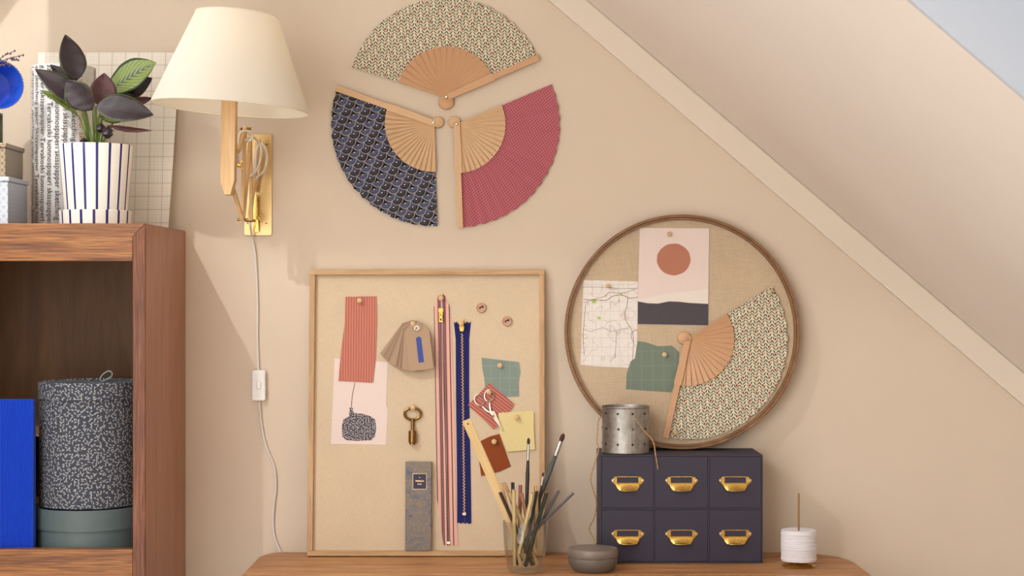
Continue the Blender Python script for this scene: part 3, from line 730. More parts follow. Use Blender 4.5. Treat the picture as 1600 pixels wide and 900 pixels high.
# tag bundle on a ring
hp = on(MBd, 652, 514, SW); tags = thing('tag_bundle', 'fanned bundle of brown card tags on a wire ring, one with a blue strip', 'tags', MBd @ TR((hp.x, hp.y, SW+.001)))
t = T('kraft_card', .8); oi = t.n('ShaderNodeObjectInfo'); M_kraft = t.done(t.mix(oi.outputs['Random'], C(138,112,90), C(176,148,122))); M_bluet = plain('blue_tape', C(52,70,150), .6)
tp = [(-.0115,.011),(.0115,.011),(.0262,-.008),(.0262,-.090),(-.0262,-.090),(-.0262,-.008)]
m = MB().prism(tp, 0, .0008); N = 15; mesh_tag = None
for i in range(N):
    ang = 7 - (0 if i == 0 else 10 + 33*((i-1)/(N-2))); zz = .0014*(N-1-i)
    Mt = TR((-.006*i/(N-1), .004*(i/(N-1)), zz)) @ Matrix.Rotation(R(ang), 4, 'Z') @ Matrix.Rotation(R(-2), 4, 'X')
    if mesh_tag is None: mesh_tag = m.build('tag', M_kraft, tags, M=Mt, bevel=.0002)
    else: s = mesh_tag.copy(); COL.objects.link(s); s.parent = tags; s.matrix_local = Mt
Mt = TR((0,0,.0014*(N-1)+.0009)) @ Matrix.Rotation(R(7), 4, 'Z')@ Matrix.Rotation(R(-2), 4, 'X')
MB().prism([(-.0042,-.022),(-.001,-.0185),(.004,-.0185),(.0072,-.022),(.0072,-.074),(-.0042,-.074)], 0, .0003).build('blue_strip', M_bluet, tags, M=Mt)
MB().tube([(.0045*math.cos(2*math.pi*i/24), .0045*math.sin(2*math.pi*i/24), .0004) for i in range(24)], .0016, 6, closed=True).build('eyelet', M_silver, tags, M=Mt, smooth=1)
MB().tube([(-.001+.010*math.cos(2*math.pi*i/28), .006+.010*math.sin(2*math.pi*i/28), .0215+.004*math.sin(2*math.pi*i/28+2.5)) for i in range(28)], .0008, 6, closed=True).build('wire_ring', M_silver, tags, smooth=1)
pin(MBd, SW, 646, 506, 'wooden push pin holding the ring of brown tags', lift=.009)

# zips
def zipper(name, label, tapeL, tapeR, mats, cen, teeth, tw, slider, stop, n):
    o0 = on(MBd, *cen[0], SW); root = thing(name, label, 'zip', MBd @ TR((o0.x, o0.y, SW)))
    loc = lambda p: on(MBd, *p, SW) - o0
    for tpz in (tapeL, tapeR):
        q = [loc(p) for p in tpz]; MB().prism([(v.x, v.y) for v in q], .0002, .0012).build('tape', mats[0], root)
    m = MB(); a, b = loc(teeth[0]), loc(teeth[1])
    for i in range(n):
        p = a.lerp(b, i/(n-1)); s = tw*.28*(1 if i % 2 else -1); m.box(p.x-tw/2+s, p.x+tw/2+s, p.y-.0009, p.y+.0009, .0013, .0030)
    o = m.build('teeth', mats[1], root); o['kind'] = 'stuff'
    p = loc(slider)
    MB().prism([(p.x-.0058,p.y+.004),(p.x-.0045,p.y+.009),(p.x+.0045,p.y+.009),(p.x+.0058,p.y+.004),(p.x+.004,p.y-.006),(p.x-.004,p.y-.006)], .0014, .0052).build('slider', M_brass, root, bevel=.0008)
    pu = MB(); yt = p.y+.002; yb = p.y-.022
    if name == 'blue_zip': yt, yb = p.y+.020, p.y+.002
    hwd = .0042
    pu.box(p.x-hwd, p.x-.0016, yb+.004, yt-.003, .0056, .0068); pu.box(p.x+.0016, p.x+hwd, yb+.004, yt-.003, .0056, .0068)
    pu.box(p.x-hwd, p.x+hwd, yb, yb+.004, .0056, .0068); pu.box(p.x-hwd, p.x+hwd, yt-.003, yt, .0056, .0068); pu.box(p.x-hwd, p.x+hwd, (yt+yb)/2-.004, (yt+yb)/2+.003, .0056, .0068)
    pu.build('puller', M_brass, root, bevel=.0004)
    q = loc(stop); MB().box(q.x-.004, q.x+.004, q.y-.003, q.y+.003, .0013, .0036).build('bottom_stop', M_silver, root, bevel=.0006)
    return root
t = T('pink_zip_tape', .8); x, y, z = t.xyz(t.co()); xx = t.mul(t.add(x, t.mul(y, .022)), 1)
n = t.noise(t.co(), 600, 2); ax = t.ab(xx)
ln = t.mx(t.lt(t.ab(t.sub(ax, .0165)), .0011), t.lt(t.ab(t.sub(ax, .0065)), .0009), t.lt(t.ab(t.sub(ax, .0034)), .0012))
mv = t.lt(t.ab(t.sub(ax, .0072)), .0021)
M_pzip = t.done(t.mix(ln, t.mix(mv, t.mix(n, C(220,168,152), C(232,184,168)), C(176,112,108)), C(74,48,62)))
M_bzip = cloth('blue_zip_tape', C(40,44,102)); M_tooth_dk = metal('dark_teeth', C(110,88,76), .4); M_tooth = metal('brass_teeth', C(206,164,112), .35)
zipper('striped_zip', 'long open-topped pink zip with dark stripes and a gold slider', [(690,475),(688,461),(684,464),(678,480),(680,600),(683,780),(693,852),(701,852),(699,780),(689,500),(687,483)],
       [(690,475),(692,459),(698,466),(704,482),(708.5,600),(712.3,780),(716,852),(702,852),(700,780),(690,500),(693,484)], (M_pzip, M_tooth_dk), [(690,475)], [(690,505),(700.5,845)], .0015, (689,488), (701,848), 150)
zz = [(709,502),(711,505),(713,502.5),(716,506),(718,503)]; zr = [(724,503),(727,506),(730,502.5),(733,505),(736,502)]
zipper('blue_zip', 'navy-blue closed zip with brass teeth', zz + [(722,520),(722.5,530),(725.5,806),(725.5,818),(723,816),(720,818.5),(717,816),(714.5,818),(714,740),(712.5,620),(712,530)],
       [(722.6,530),(722.2,520)] + zr + [(733,530),(733,620),(735.5,740),(736.5,817),(733,819),(730,816.5),(727,818.5),(726,817)], (M_bzip, M_tooth), [(722,520)], [(722,522),(725.5,800)], .0032, (721.5,514), (725.5,803), 118)
pin(MBd, SW, 689, 466, 'wooden push pin at the top of the striped pink zip', lift=.001)
pin(MBd, SW, 721, 506, 'wooden push pin at the top of the navy zip', lift=.0075)

# buttons
M_btn = wood('button_wood', C(186,142,112), C(204,162,132), C(216,178,148), (1,1,1), 120, .5)
def button(px, py, label):
    p = on(MBd, px, py, SW+.003); t = thing('button', label, 'button', MBd @ TR((p.x, p.y, SW)), 'wooden buttons')
    MB().lathe([(0,0),(.0095,0),(.0108,.0018),(.0108,.004),(.0095,.0055),(.0075,.0046),(0,.0042)], 28).build('disc', M_btn, t, smooth=30)
    for dx, dy in ((-.003,-.001),(.0028,.0012)): MB().lathe([(0,0),(.0016,0),(.0016,.0006),(0,.0006)], 10, TR((dx,dy,.0043))).build('hole', M_dark, t)
    MB().tube(smooth_path([(-.003,-.001,.0046),(-.001,.0015,.0062),(.0015,.002,.0064),(.0045,.0045,.0062)]), .0009, 6).build('thread', M_dark, t)
button(752, 481, 'pink-wood button between the navy zip and the other button'); button(792, 502, 'pink-wood button straight above the pinned sage-green cloth scrap')

# swatches
piece(MBd, SW, 'fabric_swatch', 'torn sage-green cloth scrap above the scissors', 'fabric', [(752,559),(770,561),(811,566),(813,580),(810,600),(811,619),(792,620),(770,617),(758,606),(757,592),(754,578)], .0012, M_sage, jag=.0004)
pin(MBd, SW, 781, 571, 'wooden push pin in the sage-green scrap above the scissors')
piece(MBd, SW, 'fabric_swatch', 'small ribbed terracotta square turned on its corner beneath the scissors', 'fabric', [(765,598),(804,632),(792,648),(772,671),(731,633)], .0014, M_terra2, lift=.0014, jag=.0003)
piece(MBd, SW, 'fabric_swatch', 'pale yellow cloth scrap with frayed edges', 'fabric', [(779,645),(834,642),(834,668),(836,702),(825,703),(793,706),(780,676)], .0012, M_yellow, lift=.003, jag=.0005)
pin(MBd, SW, 807, 653, 'wooden push pin in the yellow scrap', lift=.003)
piece(MBd, SW, 'leather_swatch', 'rust-brown leather scrap half behind the wooden ruler', 'leather', [(749,690),(765,682),(780,678),(798,729),(780,737),(752,744),(748,715)], .0016, M_leather, jag=.0002)
pin(MBd, SW, 772, 690, 'wooden push pin in the rust-brown leather')

# scissors
so = on(MBd, 765, 634, SW); sc = thing('scissors', 'small silver embroidery scissors pinned over the terracotta square', 'scissors', MBd @ TR((so.x, so.y, SW+.0042)))
L = lambda px, py: on(MBd, px, py, SW) - so
for (bx, by), rx, ry, ang, path in (((749,625),.0098,.0122,25,[(754,635),(760,641),(768,646),(775,655)]), ((764.5,618),.0100,.0130,-12,[(765,629),(766,638),(768,646),(774,653)])):
    c = L(bx, by); ca, sa = math.cos(R(ang)), math.sin(R(ang)); pts = []
    for i in range(32):
        x, y = rx*math.cos(2*math.pi*i/32), ry*math.sin(2*math.pi*i/32); pts.append((c.x+x*ca-y*sa, c.y+x*sa+y*ca, .0015))
    MB().tube(pts, .0013, 7, closed=True).build('finger_loop', M_silver, sc, smooth=1)
    q = [L(*p) for p in path]; MB().tube(smooth_path([(v.x, v.y, .0015) for v in q]), [.0016+.0012*math.sin(math.pi*i/18) for i in range(19)], 7).build('shank', M_silver, sc, smooth=1)
for off, z in ((0,.0012),(.0009,.0026)):
    q = [L(*p) for p in ((766,643),(772,642),(777,653),(786,674.5),(773,657))]
    MB().prism([(v.x+off, v.y) for v in q], z, z+.0012).build('blade', M_silver, sc, bevel=.0003)
c = L(771, 650); MB().lathe([(0,.003),(.0026,.003),(.0022,.0052),(0,.0056)], 12, TR((c.x, c.y, 0))).build('screw', M_antique, sc, smooth=1)
pin(MBd, SW, 764, 613, 'wooden push pin inside the scissor handle', lift=.003)

# key
ko = on(MBd, 645, 646, SW); key = thing('key', 'antique brass barrel key hanging from a push pin', 'key', MBd @ TR((ko.x, ko.y, SW+.002)))
MB().tube([(.0175*math.cos(2*math.pi*i/36), .0125*math.sin(2*math.pi*i/36)-.001, .0035) for i in range(36)], .0029, 8, closed=True).build('bow', M_antique, key, smooth=1)
Mk = TR((.0,0,.005)) @ Matrix.Rotation(R(90), 4, 'X') @ Matrix.Rotation(0, 4, 'Z')
MB().lathe([(0,.012),(.0046,.012),(.0046,.015),(.0036,.018),(.0040,.034),(.0044,.038),(0,.038)], 18, Mk).build('shaft', M_antique, key, smooth=1)
MB().lathe([(0,.037),(.0078,.037),(.0084,.039),(.0084,.062),(.0065,.0635),(.0065,.0665),(0,.0665)], 24, TR((0,0,.004)) @ Mk).build('barrel', M_antique, key, smooth=1)
pin(MBd, SW, 645, 637, 'wooden push pin the brass key hangs on')

# patterned box with its label
qa, qb = on(MBd, 633.5, 722, SW+.016), on(MBd, 673.5, 863, SW+.016)
ib = thing('slim_box', 'slim marbled blue and gold box with a dark label, standing in the frame', 'box', MBd @ TR(((qa.x+qb.x)/2, fw+.0005, SW)))
t = T('marbled_paper', .45); v = t.co(); a_ = t.noise(v, 26, 5, .65, 1.5); b_ = t.noise(t.co(loc=(3,1,0)), 240, 4, .7, 1.0)
M_marble = t.done(t.mix(t.ramp(b_, [(.5,(0,0,0,1)),(.62,(1,1,1,1))]), t.ramp(a_, [(.3,C(70,78,106)),(.5,C(112,108,112)),(.7,C(128,112,88))]), C(150,128,84)))
wd, hh = (qb.x-qa.x), qa.y - fw
MB().box(-wd/2, wd/2, 0, hh, 0, .016).build('body', M_marble, ib, bevel=.0008)
la, lb = on(MBd, 645.5, 740.5, SW+.016), on(MBd, 666, 764, SW+.016); ox = (qa.x+qb.x)/2; oy = fw+.0005
M_gold = metal('gold_foil', C(226,196,150), .35); M_navy = plain('navy_label', C(52,46,74), .6)
MB().box(la.x-ox-.0008, lb.x-ox+.0008, lb.y-oy-.0008, la.y-oy+.0008, .0161, .0163).build('label_border', M_gold, ib)
MB().box(la.x-ox, lb.x-ox, lb.y-oy, la.y-oy, .0164, .0166).build('label', M_navy, ib)
m = MB(); mx = (la.x+lb.x)/2-ox; ty = la.y-oy
for s, sz_, yy in (('VANILLA', .0046, .0165), ('8 pcs', .0040, .0225)):
    vs, fs = textmesh(s, sz_, 'CENTER', .00012); m.add([(v.x+mx, v.y+ty-yy, .0168) for v in vs], fs)
m.prism([(mx-.0012,ty-.0085),(mx+.0012,ty-.0085),(mx,ty-.0060)], .0167, .0168)
m.build('label_text', M_gold, ib)

# ------------------------------------------------------------------ navy drawer box
DX0, DX1, DZ1, DF = (938-800)*(DIST-.155)/FOC, (1192-800)*(DIST-.155)/FOC, .975, -.155
db = thing('drawer_box', 'navy cardboard chest of six small drawers with brass label pulls', 'drawer box', ((DX0+DX1)/2, -.08, .7505))
M_nav = plain('navy_board', C(52,48,66), .6, 0, .04, 200); wt = .0028; zb, ztp = .7505, DZ1
c = MB(); xm = [DX0 + (DX1-DX0)*i/3 for i in range(4)]; zmid = (zb+ztp)/2
MB().box(DX0, DX1, DF, -.004, ztp-wt, ztp).build('top_panel', M_nav, db, world=True, bevel=.0004)
MB().box(DX0, DX1, DF, -.004, zb, zb+wt).build('bottom_panel', M_nav, db, world=True, bevel=.0004)
for x in (DX0, DX1-wt): MB().box(x, x+wt, DF, -.004, zb+wt, ztp-wt).build('side_panel', M_nav, db, world=True, bevel=.0004)
MB().box(DX0+wt, DX1-wt, -.007, -.004, zb+wt, ztp-wt).build('back_panel', M_nav, db, world=True)
MB().box(DX0+wt, DX1-wt, DF+.001, -.007, zmid-wt/2, zmid+wt/2).build('divider', M_nav, db, world=True)
for x in xm[1:3]:
    for z0, z1 in ((zb+wt, zmid-wt/2), (zmid+wt/2, ztp-wt)): MB().box(x-wt/2, x+wt/2, DF+.001, -.007, z0, z1).build('divider', M_nav, db, world=True)
proto = None
for r_ in range(2):
    for i in range(3):
        x0, x1 = xm[i]+(wt if i == 0 else wt/2)+.0006, xm[i+1]-(wt if i == 2 else wt/2)-.0006
        z0, z1 = ((zmid+wt/2+.0006, ztp-wt-.0006), (zb+wt+.0006, zmid-wt/2-.0006))[r_]
        dr = MB().box(-(x1-x0)/2, (x1-x0)/2, 0, .135, -(z1-z0)/2, (z1-z0)/2).build('drawer', M_nav, db, bevel=.0006,
              M=TR(Vector(((x0+x1)/2, DF+.0002+random.uniform(0,.0006), (z0+z1)/2)) - db.matrix_basis.translation))
        zc = .0005
        if proto is None:
            hl = MB()
            hl.prism([(-.0265,.0105),(.0265,.0105),(.0265,.0085),(-.0265,.0085)], 0, .0018)
            for s in (-1, 1):
                hl.prism([(s*.0265,.0105),(s*.0222,.0105),(s*.0222,-.0032),(s*.0265,-.0032)], 0, .0018)
                hl.prism([(s*.0265,.0105),(s*.029,.0065),(s*.0330,.0048),(s*.0342,.002),(s*.0330,-.001),(s*.030,-.0028),(s*.0265,-.0075),(s*.0235,-.0075),(s*.0265,0)], 0, .0016)
            hl.prism([(-.0265,-.0030),(.0265,-.0030),(.0265,-.0052),(.02,-.0062),(-.02,-.0062),(-.0265,-.0052)], 0, .0022)
            hl.xform(plane((0,0,0), 0)); lf = hl.build('label_frame', M_brass, dr, bevel=.0004, M=TR((0,-.0002,.002)))
            def cup(i_, j_):
                u = i_*2-1; a = j_*math.pi*.52; wtop, wbot = .0268, .0185
                y_ = -.0045 - .0145*math.sin(a*.95) ; out = .0015 + .0125*(1-math.cos(a))*.8*(1-abs(u)**2.6*.75)
                ww = wtop + (wbot-wtop)*j_
                return Vector((u*ww, y_ + .0022*(1-u*u)*math.sin(j_*math.pi), out))
            cp = MB().grid(cup, 20, 10).xform(plane((0,0,0), 0)).build('cup_pull', M_brass, dr, smooth=70, solid=.0010, M=TR((0,-.0006,.002)))
            scs = [MB().lathe([(0,.0012),(.0022,.0012),(.002,.0024),(0,.0028)], 12, plane((0,0,0), 0)).build('screw', M_steel, dr, smooth=1, M=TR((s*.0305,-.0003,.0038))) for s in (-1, 1)]
            proto = [lf, cp] + scs
        else:
            for ch in proto:
                q = ch.copy(); COL.objects.link(q); q.parent = dr
# ------------------------------------------------------------------ round linen board on the drawer box
RC = P(1066, 516, .04); RRd = 184*(DIST-.045)/FOC; HT = .022
lean = math.asin(.030/(2*RRd)); MR = plane((RC.x, -.034, .9756), lean)
ring = thing('round_board', 'round linen board in a bent-wood hoop, propped on the navy drawers', 'pin board', MR)
MB().lathe([(RRd-.006,0),(RRd,0),(RRd,HT-.001),(RRd-.001,HT),(RRd-.0055,HT),(RRd-.006,HT-.001),(RRd-.006,0)], 128, TR((0,RRd,0))).build('outer_hoop', M_hoop, ring, smooth=1)
MB().lathe([(RRd-.0105,.001),(RRd-.0066,.001),(RRd-.0066,HT-.004),(RRd-.0105,HT-.004),(RRd-.0105,.001)], 128, TR((0,RRd,0))).build('inner_hoop', M_hoop, ring, smooth=1)
MB().lathe([(0,.002),(RRd-.0107,.002),(RRd-.0107,.007),(0,.007)], 96, TR((0,RRd,0))).build('linen_disc', M_linen2, ring)
RS = .0072
# cards
printq = [(999.5,356),(1108,357),(1106,509),(996,507)]
pr_ = piece(MR, RS, 'art_print', 'blush art print of a brown sun above a dark hill', 'art print', printq, .0006, M_pinkp, lift=.0012)
M_sun = plain('brown_print', C(184,122,98), .8, 0, .03); M_hill = plain('charcoal_print', C(76,70,76), .8, 0, .03); M_hill2 = plain('pale_print', C(232,222,212), .8, 0, .02)
printed(pr_, 'sun_print', MR, RS, [(1052.5+26.3*math.cos(i*math.pi/32)*(1+.008*math.sin(i*1.3)), 405.5+24.8*math.sin(i*math.pi/32)*(1+.01*math.sin(i*.9))) for i in range(64)], M_sun, .0007, .0008)
printed(pr_, 'pale_hill_print', MR, RS, [(996.5,468),(1020,464),(1045,458),(1075,456),(1106.6,451),(1106.4,474),(996.5,474)], M_hill2, .0007, .0008)
printed(pr_, 'hill_print', MR, RS, [(996.5,471),(1012,474),(1028,474.5),(1045,471),(1060,471.5),(1078,473.5),(1106.4,475),(1106,508.5),(996.2,506.5)], M_hill, .0009, .0010)
pin(MR, RS, 1045, 366, 'wooden push pin in the brown-sun art print', .0048, lift=.0018)
t = T('map_print', .8, spec=.2); v = t.co(); x, y, z = t.xyz(v); n = t.noise(v, 30, 4, .6); n2 = t.noise(t.co(loc=(5,2,0)), 14, 2, .5)
g = t.mx(t.gt(t.ab(t.sub(t.fr(t.mul(x, 52)), .5)), .48), t.gt(t.ab(t.sub(t.fr(t.mul(y, 52)), .5)), .48))
cont = t.lt(t.ab(t.sub(t.fr(t.mul(n2, 9)), .5)), .05); lanes = t.lt(t.vor(t.vec(t.mul(x, 45), t.mul(y, 45)), 1, 'DISTANCE_TO_EDGE')['Distance'], .018)
col = t.mix(t.mul(g, .35), t.mix(n, C(226,218,210), C(238,232,226)), C(150,150,165)); col = t.mix(t.mul(cont, .35), col, C(196,160,140)); col = t.mix(t.mul(lanes, .13), col, C(120,100,96))
M_map = t.done(col)
mp = piece(MR, RS, 'map_sheet', 'torn-out map sheet beside the art print', 'map', [(911.5,437.5),(997,440),(995,576),(970,574),(942,573),(907,570)], .0005, M_map)
M_road = plain('road_ink', C(128,74,66), .8); M_grn = plain('green_ink', C(166,200,96), .8); M_lav2 = plain('grey_ink', C(170,166,172), .8); M_road2 = plain('lane_ink', C(92,78,80), .8)
def stroke(parent, name, M, pts, wpx, mat, z=.0006):
    m = MB(); q = smooth_path([Vector((p[0], p[1], 0)) for p in pts], 4); L_, R_ = [], []
    for i, p in enumerate(q):
        tn_ = (q[min(i+1,len(q)-1)] - q[max(i-1,0)]).normalized(); nn = Vector((-tn_.y, tn_.x, 0))*wpx*.34; L_.append(p+nn); R_.append(p-nn)
    return printed(parent, name, M, RS, [(p.x, p.y) for p in L_] + [(p.x, p.y) for p in R_[::-1]], mat, z, z+.0001)
stroke(mp, 'road_print', MR, [(912,468),(935,469),(948,469),(957,463),(970,461),(979,464),(984,466),(996,464.5)], 1.3, M_road)
stroke(mp, 'road_print', MR, [(912,473),(930,467),(945,463),(953,456.5),(965,458),(978,457),(996,450.5)], .9, M_road)
stroke(mp, 'road_print', MR, [(981,466),(979,480),(976,492),(980,505),(986,514),(990,530),(989,550),(987,575)], 1.0, M_road2)
stroke(mp, 'road_print', MR, [(915,475),(913,500),(911,525),(913,555)], 1.0, M_road2)
stroke(mp, 'road_print', MR, [(910,448.5),(940,449),(975,451),(995,450)], .7, M_road2)
stroke(mp, 'road_print', MR, [(996,515),(988,519),(986,526),(990,535)], 1.1, M_road)
stroke(mp, 'river_print', MR, [(912,514),(922,518),(932,515),(943,512),(952,517),(962,517),(972,514),(982,513)], 1.3, M_lav2)
stroke(mp, 'road_print', MR, [(963,517),(962.5,535),(961,560)], .8, M_road2)
for cx_, cy_, rx, ry in ((928,471,4,3.4),(936,497,3,2.2),(970.5,459.5,2.2,1.8)):
    printed(mp, 'park_print', MR, RS, [(cx_+rx*math.cos(i*.7854)*(1+.2*math.sin(i*3)), cy_+ry*math.sin(i*.7854)) for i in range(8)], M_grn, .0006, .0007)
pq = on(MR, 967, 472, RS); vs, fs = textmesh('R', .0065, 'CENTER'); cc = mp.matrix_basis.inverted() @ MR
MB().add([cc @ Vector((v.x+pq.x+v.y*.2, v.y+pq.y, RS+.0008)) for v in vs], fs).build('map_letter', M_road2, mp)
pin(MR, RS, 950, 447, 'wooden push pin in the map sheet', .0048, lift=.0006)
piece(MR, RS, 'fabric_swatch', 'deep green cloth scrap between the map and the fan', 'fabric', [(996,533),(1010,535),(1028,541),(1050,540),(1061,550),(1060,575),(1050,610),(1049,613),(1020,611),(978,608),(979,585),(985,565),(992,560)], .0008, M_sage2, lift=-.0001, jag=.0002)
pin(MR, RS, 1038, 554, 'wooden push pin in the deep green cloth', .0052, lift=.001)
pf = on(MR, 1074, 530, RS+.004); fan('leaf-print folding fan pinned open on the round board', MR @ TR((pf.x, pf.y, RS)), 158*(DIST-.05)/FOC, 73*(DIST-.05)/FOC, 258, 392, 257, M_floral, M_beech2, 1, (-.007, .002, .0150), 'fans with leaf print')
pin(MR, RS, 1202, 456, 'wooden push pin at the upper tip of the fan on the round board', .0048, lift=.006)
pin(MR, RS, 1055, 676, 'wooden push pin at the lower end of the fan on the round board', .0048, lift=.006)

# ------------------------------------------------------------------ zinc can with twine
kc = (DIST-.102)/FOC; cc_ = Vector(((977.5-800)*kc, -.102, .9756)); cr = 37.3*kc; ch = P(0,632,.06).z - .9756
can = thing('tin_can', 'galvanised perforated tin can standing on the navy drawers', 'can', cc_)
t = T('galvanised_zinc', .42, .85); v = t.co(scale=(1,1,.35)); a_ = t.noise(v, 22, 5, .6, .8); b_ = t.noise(t.co(), 70, 4, .6)
M_zinc = t.done(t.ramp(t.mix(.35, a_, b_), [(.3,C(112,106,100)),(.5,C(156,152,146)),(.7,C(196,192,186))]), Roughness=t.add(.28, t.mul(b_, .35)))
MB().lathe([(0,0),(cr-.001,0),(cr,.002),(cr-.0005,.004),(cr-.0005,ch-.004),(cr+.0008,ch-.002),(cr+.0008,ch),(cr-.001,ch),(cr-.0018,ch-.004),(cr-.0018,.003),(0,.003)], 64).build('body', M_zinc, can, smooth=30)
hole_m = None
for zi, z in enumerate((.020,.052,.084)):
    for i in range(10):
        ang = R(-90 + 36*i + 13 + (2 if zi == 1 else 0)); Mh = TR((math.cos(ang)*(cr-.0002), math.sin(ang)*(cr-.0002), z)) @ Matrix.Rotation(ang, 4, 'Z') @ Matrix.Rotation(R(90), 4, 'Y')
        if hole_m is None: hole_m = MB().lathe([(0,-.0004),(.0024,-.0004),(.0024,.0004),(0,.0004)], 12).build('punched_hole', M_dark, can, M=Mh)
        else: s = hole_m.copy(); COL.objects.link(s); s.parent = can; s.matrix_local = Mh
MB().box(cr*.28-.0005, cr*.28+.0005, -cr*.965-.0008, -cr*.955, .004, ch-.004).build('seam', M_zinc, can)
M_jute = plain('jute', C(190,150,106), .9, 0, .2, 400)
def twine(pts, label):
    q = smooth_path([P(*p) for p in pts], 8); m = MB()
    for ph in (0, math.pi):
        m.tube([p + Vector((math.cos(i*1.1+ph), math.sin(i*1.1+ph)*.4, math.sin(i*1.1+ph)))*.0007 for i, p in enumerate(q)], .0009, 5)
    o = m.build('jute_twine', M_jute, M=TR(q[0]), world=True); return tag(o, label, 'twine')
twine([(989,654,.147),(993,654,.155),(1002,667,.156),(1010,677,.154),(1017,684,.155),(1022,694,.157),(1024,708,.158),(1028,733,.159)], 'jute twine end hanging from the can over the middle drawer')
twine([(941,652,.10),(936,655,.102),(934,668,.104),(933,690,.106),(935,705,.115),(929,725,.125),(923,748,.128),(927,766,.128),(932,785,.128),(929,808,.128),(921,826,.13),(928,842,.14),(932,858,.15),(933,872,.16)], 'long wavy jute twine trailing from the can down beside the drawers')

# ------------------------------------------------------------------ stone pot, thread, glass
M_stone = plain('grey_stoneware', C(112,104,96), .5, 0, .1, 90)
sc_ = Vector(((926.5-800)*(DIST-.245)/FOC, -.245, .7503)); sr = 39.5*(DIST-.245)/FOC
sp_ = thing('lidded_pot', 'small taupe stoneware pot with a flat lid on the table', 'pot', sc_)
MB().lathe([(0,0),(sr*.72,0),(sr*.86,.006),(sr*.96,.016),(sr*.985,.024),(sr*.97,.0285),(0,.0285)], 48).build('body', M_stone, sp_, smooth=1)
MB().lathe([(0,.029),(sr*.97,.029),(sr,.0315),(sr,.040),(sr*.95,.0455),(sr*.6,.048),(0,.0482)], 48).build('lid', plain('taupe_glaze', C(128,116,106), .38, 0, .08, 70), sp_, smooth=1)

th = thing('thread_spool', 'white thread spool on a brass spindle stand at the table end', 'thread spool', Vector(((1248-800)*(DIST-.19)/FOC, -.19, .7503)))
kt = (DIST-.19)/FOC
MB().lathe([(0,0),(.033,0),(.0335,.0012),(.030,.003),(.016,.0075),(0,.008)], 40).build('base', M_brass, th, smooth=1)
MB().lathe([(0,.004),(.0019,.004),(.0017,.148),(.0008,.1505),(0,.151)], 12).build('spindle', M_antique, th, smooth=1)
t = T('white_thread', .8); x, y, z = t.xyz(t.co()); bnd = t.mt('SINE', t.mul(t.add(z, t.mul(x, .03)), 2200)); t.bump(bnd, .5, .0008); M_thread = t.done(C(238,236,242))
prof = [(.003,.0118)]; rs = 27.8*kt
for i in range(15): z = .0120 + .059*i/14; prof += [(rs*(.97 if i in (0,14) else 1) + random.uniform(-.0006,.0006), z), (rs-.0005, z+.0030)]
zt_ = prof[-1][1]; prof += [(rs*.9, zt_+.0008), (.010, zt_+.0002), (.003, zt_-.002)]
MB().lathe(prof, 48).build('thread', M_thread, th, smooth=30)

gc = Vector((.0265, -.262, .7503)); GR, GB, GH = .0452, .033, .1035
t = T('clear_glass', .0); tr = t.n('ShaderNodeBsdfTransparent'); tr.inputs[0].default_value = (.94,.95,.94,1); gs = t.n('ShaderNodeBsdfGlossy'); gs.inputs['Roughness'].default_value = .02
fz = t.n('ShaderNodeLayerWeight'); fac = t.add(.05, t.mul(t.mt('POWER', fz.outputs['Facing'], 3.0), .75)); mg = t.n('ShaderNodeMixShader'); t.nt.links.new(fac, mg.inputs[0]); t.nt.links.new(tr.outputs[0], mg.inputs[1]); t.nt.links.new(gs.outputs[0], mg.inputs[2])
t.nt.links.new(mg.outputs[0], t.nt.nodes['Material Output'].inputs[0]); M_glass = t.m
gl = MB().lathe([(0,.001),(GB-.004,0),(GB,.003),(GB+.004,.012),(GR-.002,.055),(GR,GH-.001),(GR-.0008,GH),(GR-.0018,GH-.001),(GR-.0042,.055),(GB+.001,.016),(GB-.004,.012),(0,.012)], 20).build('glass_tumbler', M_glass, M=TR(gc), smooth=60)
tag(gl, 'clear faceted glass tumbler holding pencils and brushes', 'glass')
zr = gc.z + GH; zb_ = gc.z + .0135; used = []
import numpy as np
taken = []                                             # sampled axis points and radius of what already stands in the glass
ra, rb_ = P(728.5, 656, .235), Vector((gc.x+.009, gc.y+.001, zb_+.001))
for q_ in (-.0065, 0, .0065): taken.append((np.array([tuple(ra.lerp(rb_, i/59) + Vector((q_*.93, 0, q_*.36))) for i in range(60)]), .0034))
NS = 40
taken = [(B[::2][:NS], rB) for B, rB in taken]
